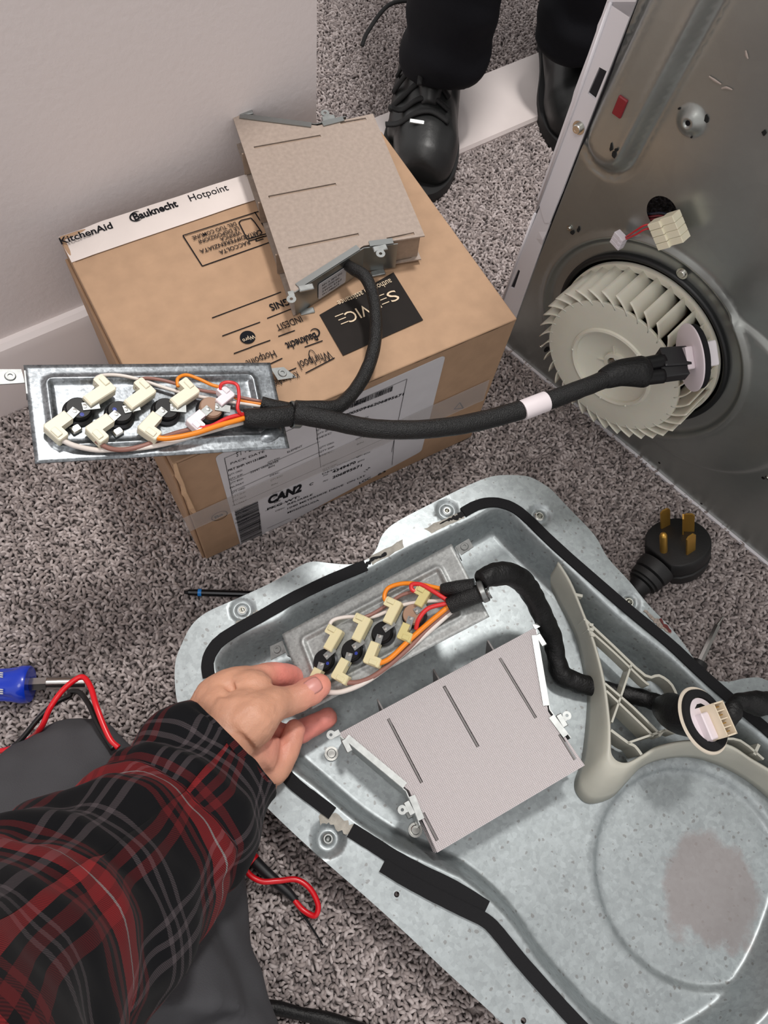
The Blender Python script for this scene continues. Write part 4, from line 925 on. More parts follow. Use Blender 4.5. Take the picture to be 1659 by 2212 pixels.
# --- new plate leaning out over the carton's left edge
MPN = Matrix(((.8543, -.4294, .2928, -.1847), (.4344, .8992, .0513, .2818), (-.2853, .0834, .9548, .2711), (0, 0, 0, 1)))
z1 = lambda x, y: (x / 2.5136, 750 + y / 2.5136)
pN, PN, nN = plate_thing('thermostat_plate', MPN, .19, .08, 'shiny galvanised thermostat plate with ivory connectors and coloured wires, left of the box', (([(-6, 799), (46, 799), (54, 828), (-6, 832)], [(55, 800), (60, 850)]), ([(584, 797), (612, 794), (640, 816), (600, 822)], [(582, 800), (592, 840)])), z1, (.012, .016, .010, .010))
for zc, tb, m, dot in (((425, 352), ((390, 365), (450, 325)), BAKE, (445, 366)), ((648, 370), ((612, 382), (672, 342)), BAKE, (622, 338)), ((898, 352), ((866, 364), (922, 330)), BAKE, None), ((1140, 345), ((1112, 354), (1166, 325)), TAN, None)):
    thermo(pN, PN, nN, zc, tb, m, dot=dot)
for p in ((412, 447), (640, 462)):
    m_ = MB(); m_.cbox((0, 0, .001), (.006, .0075, .003), .0008, frame(PN(*p, .0), DU, nN)); m_.build('stamped_tab', SCREW, pN)
m_ = MB(); m_.lathe([(.007, -.0005), (.0055, .0022), (.003, .003), (.0001, .0032)], frame(PN(1468, 470, 0), DU, nN) @ Matrix.Scale(1.7, 4, (0, 1, 0)), 20); m_.build('pressed_dimple', PLATEM, pN, smooth=True)
hz = .0080
for za, zb, m, sc, g in (((372, 378), (288, 440), IVORY, 1, 0), ((598, 392), (512, 452), IVORY, 1, 0), ((852, 376), (792, 442), IVORY, 1, 0), ((1098, 362), (1050, 402), CLR, .8, 0), ((470, 308), (580, 236), IVORY, 1, 0), ((692, 328), (798, 252), IVORY, 1, 0), ((940, 318), (1036, 250), IVORY, 1, 0), ((1184, 312), (1232, 272), CLR, .8, 0)):
    flag(pN, PN, nN, za, zb, m, hz, sc)
wire(pN, PN, [(525, 205, .009), (522, 170, .008), (565, 152, .005), (650, 153, .004), (760, 176, .004), (870, 212, .004), (1000, 250, .004), (1180, 286, .004), (1425, 322, .006)], WMAT['w'])
wire(pN, PN, [(745, 222, .009), (752, 182, .007), (800, 168, .006), (900, 183, .006), (1050, 226, .006), (1200, 252, .006), (1425, 296, .008)], WMAT['b'])
wire(pN, PN, [(966, 215, .009), (966, 170, .009), (1012, 151, .008), (1080, 173, .008), (1150, 205, .008), (1210, 225, .008), (1300, 285, .005), (1425, 310, .007)], WMAT['o'])
wire(pN, PN, [(1196, 230, .011), (1204, 200, .014), (1245, 190, .016), (1288, 208, .016), (1298, 270, .016), (1290, 330, .015), (1308, 362, .012), (1335, 372, .010)], WMAT['r'])
wire(pN, PN, [(1080, 438, .010), (1150, 428, .010), (1240, 385, .010), (1335, 362, .010)], WMAT['r'], .0019)
wire(pN, PN, [(820, 482, .010), (900, 496, .011), (1050, 470, .012), (1190, 425, .012), (1335, 384, .011)], WMAT['o'], .0021)
wire(pN, PN, [(520, 506, .008), (590, 548, .006), (680, 556, .004), (790, 532, .004), (880, 492, .004), (1010, 452, .003), (1150, 430, .004), (1335, 392, .006)], WMAT['b'], .0019)
wire(pN, PN, [(320, 494, .008), (400, 533, .006), (520, 558, .003), (620, 556, .003), (760, 548, .003), (900, 524, .003), (1050, 482, .003), (1200, 440, .003), (1335, 405, .005)], WMAT['w'], .0020)
# --- harness of the new part
hn = thing('wiring_harness', PN(1600, 370, .008), 'black sleeved wiring harness running from the jutting plate over the carton to the blower wheel', 'cable')
def htube(pts, r, m=SLEEVE, nm='woven_sleeve', par=None, n=20, flat=1.0):
    mb = MB(); mb.tube(pts, r, n=n, sub=9, flat=flat); k_ = .0011 if m is TAPEB else .00035
    mb.v = [v + Vector((noise.noise(v * 120), noise.noise(v * 120 + Vector((5, 0, 0))), noise.noise(v * 120 + Vector((0, 7, 0))))) * k_ for v in mb.v]
    return mb.build(nm, m, par or hn, smooth=True)
htube([PN(1418, 304, .008), PN(1490, 325, .009), PN(1570, 345, .010)], [.0058, .0062, .0070])
htube([PN(1325, 386, .010), PN(1450, 385, .011), PN(1600, 368, .012)], [.0075, .0085, .0088])
ck = PN(1604, 366, .012)
m_ = MB(); m_.lathe([(.0105, -.004), (.0112, -.003), (.0112, .003), (.0105, .004)], axisM(ck, PN(1660, 366, .012)), 24); o = m_.build('metal_clip', SHINY, hn, smooth=30); o.modifiers.new('t', 'SOLIDIFY').thickness = .0009
# long run to the blower wheel
run = [((640, 893), .270), ((700, 905), .270), ((800, 925), .268), ((900, 928), .264), ((1000, 917), .258), ((1100, 893), .252), ((1200, 860), .250), ((1260, 838), .250), ((1310, 818), .250)]
htube([Z(x, y, z) for (x, y), z in run], [.0088, .0080, .0077, .0078, .0080, .0082, .0080, .0078, .0078])
a_, b_ = Z(1127, 887, .2513), Z(1179, 867, .2505); m_ = MB(); m_.tube([a_, (a_ + b_) / 2 + Vector((0, 0, .0002)), b_], .0088, n=20, sub=4); m_.build('white_tape_wrap', mat('white_paper_tape', '#d9d0d3', .5), hn, smooth=40)
m_ = MB(); m_.tube([Z(1303, 820, .250), Z(1340, 806, .251), Z(1385, 803, .251), Z(1400, 802, .251)], [.0090, .0125, .0150, .0120], n=14, sub=5, flat=.8); m_.build('tape_wrapped_split', TAPEB, hn, smooth=True)
for (p, q, r_) in (((1378, 793), (1432, 782), .0078), ((1380, 818), (1432, 812), .0066)):
    m_ = MB(); m_.tube([Z(*p, .252), Z((p[0] + q[0]) / 2, (p[1] + q[1]) / 2, .252), Z(*q, .252)], r_, n=14, sub=3); m_.build('heat_shrink_tube', BAKE, hn, smooth=True)
BPL = mat('black_plastic', '#17171a', .45)
ex = (Z(1482, 772, .252) - Z(1425, 783, .252)).normalized()
for (p, q, w_, h_) in (((1425, 779), (1483, 775), .0195, .014), ((1428, 809), (1482, 802), .0110, .010)):
    A, B = Z(*p, .252), Z(*q, .252); M_ = frame((A + B) / 2, B - A, UP); m_ = MB(); m_.cbox((0, 0, 0), ((B - A).length, w_, h_), .001, M_); m_.build('black_plug_body', BPL, hn)
WPL = mat('white_plastic_disc', '#d8cdd2', .35)
# grommet disc seen nearly edge-on, the seal ring and the white plug on its far side
dc = Z(1490, 773, .250); dnx = (ray(1484, 773).normalized().cross(ray(1484, 700).normalized())); ax = (Z(1540, 760, .250) - Z(1440, 780, .250))
vdir = (CPOS - dc).normalized(); ax = (ax - vdir * ax.dot(vdir)).normalized(); axn = (ax * .93 - vdir * .36).normalized()
GM = frame(dc, vdir.cross(axn), axn)
m_ = MB(); m_.lathe([(.0001, -.0012), (.0285, -.0012), (.0305, -.0004), (.0305, .0008), (.0001, .0008)], GM, 48); m_.build('grommet_disc', WPL, hn, smooth=30)
m_ = MB(); m_.lathe([(.018, .0012), (.0285, .0012), (.0290, .0065), (.018, .0065)], GM, 48); m_.build('foam_ring', FOAM, hn, smooth=30)
m_ = MB(); m_.cbox((0, .002, .012), (.022, .018, .018), .001, GM); m_.build('white_plug', mat('white_nylon_plug', '#ddd8dc', .35), hn)
m_ = MB(); m_.cbox((0, .003, -.0045), (.020, .021, .007), .001, GM); m_.build('white_collar', WPL, hn)
m_ = MB(); m_.cbox((0, -.0115, -.0065), (.016, .006, .007), .001, GM); m_.build('foam_pad', FOAM, hn)
# branch to the mica element
br = [((640, 884), .272), ((690, 884), .268), ((730, 878), .262), ((765, 845), .256), ((792, 800), .254), ((809, 745), .256), ((812, 690), .260), ((806, 640), .263), ((790, 600), .266), ((765, 582), .262), ((748, 572), .255)]
htube([Z(x, y, z) for (x, y), z in br], [.0072, .0070, .0062, .0058, .0058, .0056, .0054, .0054, .0056, .0055, .0045])

# --- old plate held in the hand
MPO = Matrix(((.7557, -.5471, -.3599, .0204), (.5566, .8262, -.0872, .1971), (.3451, -.1345, .9289, .1007), (0, 0, 0, 1)))
z2 = lambda x, y: (350 + x / 2.0738, 1000 + y / 2.0738)
pO, PO, nO = plate_thing('thermostat_plate', MPO, .186, .08, 'dull galvanised thermostat plate with yellowed connectors, held in the hand above the steel cover', (([(584, 1397), (611, 1384), (620, 1408), (586, 1426)], [(613, 1392), (622, 1416)]), ([(984, 1181), (1013, 1164), (1023, 1182), (996, 1200)], [(984, 1182), (994, 1204)])), z2, (.014, .018, .010, .012))
for zc, tb, m, dot in (((733, 888), ((742, 862), (712, 910)), BAKE, (742, 898)), ((857, 845), ((868, 822), (838, 866)), BAKE, (870, 853)), ((993, 765), ((1004, 742), (973, 790)), BAKE, None), ((1131, 685), ((1143, 662), (1112, 708)), TAN, None)):
    thermo(pO, PO, nO, zc, tb, m, r=.0098, dot=dot)
for za, zb, m, sc in (((745, 842), (785, 770), IVORYO, 1), ((872, 800), (912, 718), IVORYO, 1), ((1012, 722), (1050, 645), IVORYO, 1), ((1150, 645), (1180, 592), YEL, .9), ((706, 925), (676, 985), IVORYO, 1), ((826, 882), (790, 948), IVORYO, 1), ((960, 806), (932, 878), IVORYO, 1), ((1100, 722), (1080, 768), YEL, .85)):
    flag(pO, PO, nO, za, zb, m, hz, sc)
wire(pO, PO, [(748, 752, .009), (762, 708, .008), (830, 690, .005), (950, 688, .004), (1050, 645, .004), (1150, 624, .004), (1275, 615, .006)], WMAT['w'], .0019)
wire(pO, PO, [(900, 694, .009), (945, 675, .006), (1010, 635, .005), (1080, 590, .005), (1180, 570, .006), (1275, 592, .008)], WMAT['b'], .0018)
wire(pO, PO, [(1012, 635, .009), (996, 600, .009), (1015, 560, .009), (1080, 540, .009), (1160, 545, .009), (1260, 566, .008)], WMAT['o'], .0021)
wire(pO, PO, [(1160, 582, .009), (1122, 570, .011), (1120, 545, .012), (1160, 545, .012), (1215, 575, .012), (1285, 620, .010)], WMAT['r'], .0021)
wire(pO, PO, [(1138, 745, .009), (1150, 700, .014), (1195, 650, .014), (1285, 628, .012)], WMAT['r'], .0021)
wire(pO, PO, [(965, 900, .009), (1020, 876, .009), (1110, 792, .009), (1200, 712, .010), (1290, 638, .011)], WMAT['o'], .0024)
wire(pO, PO, [(810, 982, .007), (880, 982, .005), (960, 948, .004), (1080, 852, .004), (1200, 735, .005), (1295, 650, .008)], WMAT['b'], .0024)
wire(pO, PO, [(722, 1025, .007), (800, 1026, .006), (900, 988, .004), (1000, 920, .003), (1150, 795, .003), (1300, 662, .006)], WMAT['w'], .0024)
ho = thing('wiring_harness', PO(1435, 575, .01), 'old black harness wound in tape in the cover, ending in a round connector', 'cable')
htube([PO(1252, 568, .009), PO(1320, 565, .010), PO(1400, 558, .010)], [.0055, .0080, .0085], par=ho)
htube([PO(1285, 640, .010), PO(1350, 612, .011), PO(1425, 582, .011)], [.0075, .0082, .0085], par=ho)
ck = PO(1437, 575, .012)
m_ = MB(); m_.lathe([(.0098, -.003), (.0104, -.002), (.0104, .002), (.0098, .003)], axisM(ck, PO(1500, 548, .012)), 24); o = m_.build('metal_clip', SHINY, ho, smooth=30); o.modifiers.new('t', 'SOLIDIFY').thickness = .0009
m_ = MB(); m_.tube([PO(1462, 545, .014), PO(1458, 580, .022), PO(1470, 602, .016)], .0012, n=8, sub=5, flat=2); m_.build('clip_tongue', SHINY, ho, smooth=True)
z3 = lambda x, y: (950 + x / 2.34, 1000 + y / 2.34)
old = [((205, 590), .155), ((270, 565), .152), ((345, 560), .145), ((420, 600), .118), ((475, 680), .090), ((530, 790), .066), ((570, 890), .045), ((590, 990), .034), ((615, 1070), .028), ((690, 1108), .025), ((790, 1135), .024), ((880, 1158), .024), ((960, 1172), .026), ((1060, 1200), .032), ((1150, 1235), .046)]
htube([Z(*z3(x, y), z) for (x, y), z in old], [.0085, .0105, .0110, .0110, .0105, .0105, .0100, .0100, .0110, .0105, .0095, .009, .0088, .0088, .0095], TAPEB, 'tape_wrapped_cable', ho)
# round connector of the old harness
oc = Z(1518, 1556, .110); rt = (Z(1600, 1530, .110) - Z(1440, 1580, .110)).normalized(); vd = (CPOS - oc).normalized(); on = (vd * .74 + rt * .67).normalized()
OM = frame(oc, on.cross(vd) * -1, on)
m_ = MB(); m_.lathe([(.0001, -.0012), (.0295, -.0012), (.0310, .0), (.0305, .0012), (.0285, .0014), (.0001, .0010)], OM, 56); m_.build('grommet_disc', mat('yellowed_disc', '#cfc4b4', .4), ho, smooth=30)
m_ = MB(); m_.lathe([(.0205, .0012), (.0205, .0042), (.0275, .0042), (.0282, .0012)], OM, 56); m_.build('foam_ring', FOAM, ho, smooth=30)
m_ = MB(); m_.lathe([(.0001, .0026), (.0198, .0026), (.0204, .0010)], OM, 48); m_.build('connector_face', WPL, ho, smooth=30)
# open socket block with four brass blades, on the lower right of the face
xo = OM.to_3x3() @ Vector((1, 0, 0)); yo = OM.to_3x3() @ Vector((0, 1, 0))
imgr = rt - on * rt.dot(on); imgr.normalize(); imgd = on.cross(imgr); imgd = imgd if imgd.dot(Z(1518, 1620, .11) - oc) > 0 else -imgd
BM = Matrix(((imgr.x, imgd.x, on.x, oc.x), (imgr.y, imgd.y, on.y, oc.y), (imgr.z, imgd.z, on.z, oc.z), (0, 0, 0, 1)))
IV2 = mat('ivory_socket', '#d9cbb4', .4)
for c_, s_ in (((-.0005, .004, .010), (.0015, .030, .016)), ((.014, .004, .010), (.0015, .030, .016)), ((.0068, -.0105, .010), (.016, .0014, .016)), ((.0068, .0185, .010), (.016, .0014, .016))):
    m_ = MB(); m_.box(c_, s_, BM); m_.build('socket_wall', IV2, ho)
m_ = MB(); m_.cbox((-.0065, .006, .006), (.0105, .024, .008), .001, BM); m_.build('latch_block', WPL, ho)
BRS = mat('brass', '#d3a552', .36, .85)
for k in range(4):
    y_ = -.007 + k * .0073; m_ = MB(); m_.cbox((.0068, y_, .009), (.0060, .0010, .013), .0003, BM); m_.build('brass_blade', BRS, ho)
    if k < 3: m_ = MB(); m_.box((.0068, y_ + .0036, .009), (.014, .0010, .014), BM); m_.build('divider', IV2, ho)
m_ = MB(); m_.tube([Z(*z3(1120, 1235), .05), Z(*z3(1165, 1250), .070), Z(*z3(1215, 1275), .090), oc - on * .004], [.011, .017, .018, .016], n=16, sub=5, flat=.9); m_.build('rubber_boot', TAPEB, ho, smooth=True)
# second taped cable leaving to the right
hp = [((1440, 1320), .095), ((1470, 1270), .100), ((1495, 1215), .100), ((1540, 1205), .097), ((1600, 1215), .092), ((1680, 1215), .085), ((1800, 1205), .075)]
cr_ = thing('taped_cable', Z(*z3(1470, 1270), .1), 'black taped cable running off to the right from behind the round connector', 'cable')
htube([Z(*z3(x, y), z) for (x, y), z in hp], [.0075, .0100, .0075, .0080, .0120, .0110, .0100], TAPEB, 'tape_wrapped_cable', cr_)
# ================================================================== TOOLS AND LEADS ON THE CARPET
RUB = mat('black_rubber', '#121213', .55, bump=.15, bscale=400)
# four-prong power plug, face turned up
pc = Z(1463, 1168, .052); vd = (CPOS - pc).normalized(); iu = (ray(1463, 1100).normalized() - ray(1463, 1168).normalized()); iu = (iu - vd * iu.dot(vd)).normalized()
pn = (vd * .80 + iu * .60).normalized(); ir = iu.cross(vd); ir = ir if ir.dot(Z(1500, 1168, .052) - pc) > 0 else -ir
PM = frame(pc, ir, pn)    # x to the image right, y up the face
plug = thing('power_plug', pc, 'black four-prong power plug with brass blades, lying near the dryer bottom edge', 'plug', PM)
rp = []
for k in range(25):
    a = math.radians(-52 + k * (218) / 24); rp.append((.0345 * math.cos(a), .0325 * math.sin(a)))
face = rp + [(-.0335, -.0065), (-.006, -.0345), (.004, -.0345), (.016, -.0300)]
def lay(k, z): cx_, cy_ = 0, -.002; return [PM @ Vector((cx_ + (x - cx_) * k, cy_ + (y - cy_) * k, z)) for x, y in face]
m_ = MB(); L_ = [lay(.92, .0005), lay(.97, -.0004), lay(1.0, -.003), lay(1.0, -.016), lay(.96, -.0185), lay(.96, -.021), lay(1.0, -.0225), lay(.93, -.036)]; n = len(face)
m_.add([p for l in L_ for p in l], [tuple(range(n)), tuple(range((len(L_) - 1) * n, len(L_) * n))] + [(r * n + i, r * n + (i + 1) % n, (r + 1) * n + (i + 1) % n, (r + 1) * n + i) for r in range(len(L_) - 1) for i in range(n)])
m_.build('plug_body', RUB, plug, smooth=40)
def plp(zx, zy):
    x, y = z3(zx, zy); return PM.inverted() @ onplane(x, y, pc, pn)
m_ = MB(); b_ = plp(1132, 445); m_.lathe([(.0040, 0), (.0040, .027), (.0034, .0292), (.0020, .0308), (.0001, .0314)], PM @ Matrix.Translation((b_.x, b_.y, 0)), 20); m_.build('ground_pin', BRS, plug, smooth=35)
def blade(zx, zy, ang, L=.030, w=.0112, fold=False):
    b_ = plp(zx, zy); M_ = PM @ Matrix.Translation((b_.x, b_.y, 0)) @ Matrix.Rotation(math.radians(ang), 4, 'Z')
    m_ = MB(); m_.prism([(-w / 2, 0), (w / 2, 0), (w / 2, L - .003), (w / 2 - .0025, L), (-w / 2 + .0025, L), (-w / 2, L - .003)], -.0010, .0010, M_ @ Matrix.Rotation(PI / 2, 4, 'X'))
    if fold: m_.prism([(0, 0), (.0055, 0), (.0055, L - .002), (0, L)], -.0008, .0008, M_ @ Matrix.Translation((-w / 2, 0, 0)) @ Matrix.Rotation(-1.5708, 4, 'Z') @ Matrix.Rotation(PI / 2, 4, 'X'))
    m_.build('brass_blade', BRS, plug)
blade(1140, 322, 35); blade(1258, 345, 0, fold=True, w=.0115); blade(1268, 452, 42)
t0, t1 = PM @ Vector((-.020, -.022, -.018)), Z(1385, 1262, .026)
m_ = MB(); pts = [t0.lerp(t1, t) for t in (0, .3, .45, .5, .55, .8, .85, .95, 1.0, 1.4)]; m_.tube(pts, [.0205, .0200, .0190, .0165, .0185, .0180, .0160, .0165, .0130, .0095], n=20, sub=1); m_.build('strain_relief', RUB, plug, smooth=40)
m_ = MB(); m_.tube([t1, Z(1375, 1290, .014), Z(1370, 1340, .012), Z(1400, 1400, .012)], .0085, n=14, sub=5); m_.build('power_cord', RUB, plug, smooth=True)
# driver bit
bit = thing('driver_bit', Z(400, 1280, .006), 'black driver bit with a blue ring, half under the steel cover', 'tool')
STEELB = mat('black_oxide_steel', '#17181b', .32, .6)
a_, b_ = Z(398, 1279, .009), Z(590, 1285, .009); d_ = (b_ - a_)
m_ = MB(); m_.tube([a_, a_ + d_ * .03, a_ + d_ * .05, a_ + d_ * .09, a_ + d_ * .12, b_], [.0012, .0020, .0033, .0033, .0036, .0036], n=10, sub=1); m_.build('shank', STEELB, bit, smooth=30)
for k in range(4):
    m_ = MB(); m_.box((.0030, .0012, 0), (.0065, .0012, .0007), frame(a_, d_, UP) @ Matrix.Rotation(k * PI / 2, 4, 'X')); m_.build('tip_wing', STEELB, bit)
m_ = MB(); cyl(m_, a_ + d_ * .155, a_ + d_ * .195, .0040, n=20); m_.build('blue_ring', mat('blue_ring_plastic', '#1f7fd0', .4), bit, smooth=30)
# precision screwdriver at the right
sd = thing('screwdriver', Z(1513, 1420, .006), 'thin steel screwdriver with a black handle, half under the steel cover', 'tool')
STE = mat('polished_steel', '#b9b5b2', .2, 1.0)
a_, b_, c_ = Z(1507, 1440, .018), Z(1549, 1352, .020), Z(1563, 1331, .021)
m_ = MB(); cyl(m_, a_, b_, .0036, .0034, 6); m_.build('shaft', STE, sd)
m_ = MB(); m_.tube([b_, b_.lerp(c_, .3), b_.lerp(c_, .9), c_], [.0026, .0016, .0012, .0006], n=10, sub=1); m_.build('tip', STE, sd, smooth=40)
h_ = a_ - (b_ - a_) * .25; h2 = a_ - (b_ - a_) * .42
m_ = MB(); m_.tube([a_ + (b_ - a_) * .12, a_ + (b_ - a_) * .10, a_, h_, h2], [.0062, .0088, .0092, .0075, .0085], n=12, sub=1); m_.build('handle', RUB, sd, smooth=35)
# blue multi-bit screwdriver
bs_ = thing('screwdriver', Z(0, 1478, 0), 'blue-handled multi-bit screwdriver with a steel tube shaft at the left, beside the red lead', 'tool')
BLU = mat('blue_handle_plastic', '#0d36b8', .28, coat=.4)
A_, B_ = Z(-190, 1484, .021), Z(66, 1478, .021); dx = (B_ - A_).normalized(); HM = frame(A_, UP, dx); HL = (B_ - A_).length
m_ = MB(); n = 48; prof = [(0, .010, 0), (.004, .016, .0), (.02, .0175, .0012), (HL * .50, .0150, .0016), (HL * .80, .0158, .0018), (HL * .88, .0170, .0010), (HL * .92, .0180, .0), (HL * .985, .0180, 0), (HL, .0168, 0), (HL, .0062, 0), (HL - .004, .0058, 0)]
P = []
for z_, r_, g_ in prof:
    for k in range(n):
        a = 2 * PI * k / n; rr = r_ - g_ * (0.5 + .5 * math.cos(6 * a)) ** 2 * 1.4; P.append(HM @ Vector((rr * math.cos(a), rr * math.sin(a), z_)))
m_.add(P, [(i * n + k, i * n + (k + 1) % n, (i + 1) * n + (k + 1) % n, (i + 1) * n + k) for i in range(len(prof) - 1) for k in range(n)] + [tuple(range(n - 1, -1, -1)), tuple(range((len(prof) - 1) * n, len(prof) * n))]); m_.build('handle', BLU, bs_, smooth=45)
m_ = MB(); e0, e1, e2 = Z(64, 1478, .021), Z(103, 1476, .021), Z(187, 1474, .021); cyl(m_, e0, e1, .0068, .0066, 6); m_.build('hex_collar', STE, bs_)
m_ = MB(); m_.tube([e1, e1.lerp(e2, .02), e1.lerp(e2, .98), e2, e2 + (e1 - e2) * .01, e1.lerp(e2, .8)], [.0064, .0060, .0060, .0057, .0042, .0040], n=24, sub=1); m_.build('tube_shaft', STE, bs_, smooth=35)
m_ = MB()
for yy in (1458, 1494):
    c_ = Z(4, yy, .0375 if yy < 1470 else .036)
    for k in range(3): m_.tube([c_ + iu * (.0019 * (k - 1)) - ir * .004, c_ + iu * (.0019 * (k - 1)) + ir * .0012], .0006, n=5, sub=1)
m_.build('white_lettering', mat('silver_lettering', '#d6d6d2', .4), bs_, kind='stuff')
# test leads
LEADR = mat('red_test_lead', '#d3121f', .3); LEADB = mat('black_test_lead', '#141414', .35)
def lead(name, label, pts, r, m):
    t = thing(name, Z(*pts[0][0], 0), label, 'cable'); m_ = MB(); m_.tube([Z(x, y, z) for (x, y), z in pts], r, n=10, sub=8); m_.build('insulated_wire', m, t, smooth=True); return t
z4 = lambda x, y: (x / 4.74, 1350 + y / 4.74)
lead('test_lead', 'red test lead arching over the screwdriver shaft and the grey trouser knee', [((-40, 1625), .06), ((2, 1622), .07), ((40, 1611), .080), ((70, 1592), .09), ((90, 1570), .12), ((108, 1530), .13), ((132, 1495), .13), ((160, 1470), .13), ((180, 1463), .13), ((196, 1485), .135), ((208, 1525), .14), ((225, 1570), .14), ((240, 1600), .14), ((256, 1615), .14)], .0024, LEADR)
lead('test_lead', 'black test lead running beside the red one at the left, over the grey trouser knee', [((-40, 1672), .10), ((2, 1637), .10), ((45, 1598), .105), ((85, 1550), .11), ((120, 1518), .11), ((150, 1503), .11), ((152, 1494), .11), ((172, 1496), .115), ((192, 1522), .125), ((215, 1570), .135), ((245, 1618), .14)], .0023, LEADB)
pr_ = lead('test_lead', 'red test lead with a black probe, curled on the carpet below the plaid sleeve', [((508, 1790), .05), ((516, 1826), .03), ((532, 1880), .022), ((562, 1903), .020), ((600, 1903), .018), ((640, 1900), .018), ((670, 1920), .018), ((687, 1955), .016), ((680, 1978), .014), ((655, 1966), .012), ((636, 1944), .012)], .0026, LEADR)
m_ = MB(); m_.tube([Z(640, 1948, .011), Z(625, 1930, .0115), Z(600, 1908, .012), Z(570, 1880, .013), Z(548, 1858, .014)], [.0030, .0040, .0048, .0050, .0056], n=14, sub=4); m_.build('probe_handle', BPL, pr_, smooth=True)
m_ = MB(); m_.tube([Z(550, 1860, .0145), Z(538, 1848, .0145), Z(530, 1838, .015)], [.0060, .0062, .0058], n=14, sub=3); m_.build('red_collar', LEADR, pr_, smooth=True)
m_ = MB(); m_.tube([Z(612, 1915, .012), Z(650, 1968, .010), Z(698, 2042, .006)], [.0016, .0012, .0006], n=8, sub=2); m_.build('probe_tip', STEELB, pr_, smooth=True)
cb_ = thing('black_cord', Z(640, 2185, 0), 'black cord crossing the carpet at the bottom of the picture, beside the trouser leg', 'cable')
m_ = MB(); m_.tube([Z(x, y, .010) for x, y in ((480, 2145), (555, 2170), (600, 2178), (650, 2190), (710, 2203), (790, 2230), (860, 2262))], [.0060, .0055, .0060, .0052, .0062, .006, .006], n=12, sub=5); m_.build('insulated_wire', TAPEB, cb_, smooth=True)
# ================================================================== PEOPLE
def plaid():
    m = bpy.data.materials.new('plaid_flannel'); m.use_nodes = True; nt = m.node_tree; b = nt.nodes['Principled BSDF']; L = nt.links.new
    b.inputs['Roughness'].default_value = .85; b.inputs['Specular IOR Level'].default_value = .2; b.inputs['Sheen Weight'].default_value = .03
    uv = nt.nodes.new('ShaderNodeUVMap'); sp = nt.nodes.new('ShaderNodeSeparateXYZ'); L(uv.outputs[0], sp.inputs[0])
    K, R1, R2, G, W, DG = '#08090d', '#541619', '#8a2225', '#4a4346', '#9d9392', '#2a2629'
    def ramp(out, period, stops):
        d = nt.nodes.new('ShaderNodeMath'); d.operation = 'DIVIDE'; L(out, d.inputs[0]); d.inputs[1].default_value = period
        f = nt.nodes.new('ShaderNodeMath'); f.operation = 'FRACT'; L(d.outputs[0], f.inputs[0])
        r = nt.nodes.new('ShaderNodeValToRGB'); r.color_ramp.interpolation = 'CONSTANT'; e = r.color_ramp.elements
        e[0].position = stops[0][0]; e[0].color = lin(stops[0][1]); e[1].position = stops[1][0]; e[1].color = lin(stops[1][1])
        for p, c in stops[2:]: k = e.new(p); k.color = lin(c)
        L(f.outputs[0], r.inputs[0]); return r.outputs[0]
    st = [(0, K), (.10, G), (.125, K), (.165, G), (.19, K), (.23, G), (.255, K), (.44, R1), (.48, K), (.51, R1), (.55, K), (.58, R2), (.685, W), (.70, R2), (.80, K), (.83, R1), (.87, K), (.90, R1), (.94, K)]
    a = ramp(sp.outputs[0], .160, st); c = ramp(sp.outputs[1], .158, st)
    # twill weave: the two thread systems alternate in fine diagonal lines
    ad = nt.nodes.new('ShaderNodeMath'); ad.operation = 'ADD'; L(sp.outputs[0], ad.inputs[0]); L(sp.outputs[1], ad.inputs[1])
    mu = nt.nodes.new('ShaderNodeMath'); mu.operation = 'MULTIPLY'; L(ad.outputs[0], mu.inputs[0]); mu.inputs[1].default_value = 2 * PI / .0016
    si = nt.nodes.new('ShaderNodeMath'); si.operation = 'SINE'; L(mu.outputs[0], si.inputs[0])
    mr = nt.nodes.new('ShaderNodeMapRange'); mr.inputs[1].default_value = -1; mr.inputs[2].default_value = 1; mr.inputs[3].default_value = .25; mr.inputs[4].default_value = .75; L(si.outputs[0], mr.inputs[0])
    mx = nt.nodes.new('ShaderNodeMix'); mx.data_type = 'RGBA'; L(mr.outputs[0], mx.inputs[0]); L(a, mx.inputs[6]); L(c, mx.inputs[7]); L(mx.outputs[2], b.inputs['Base Color'])
    return m
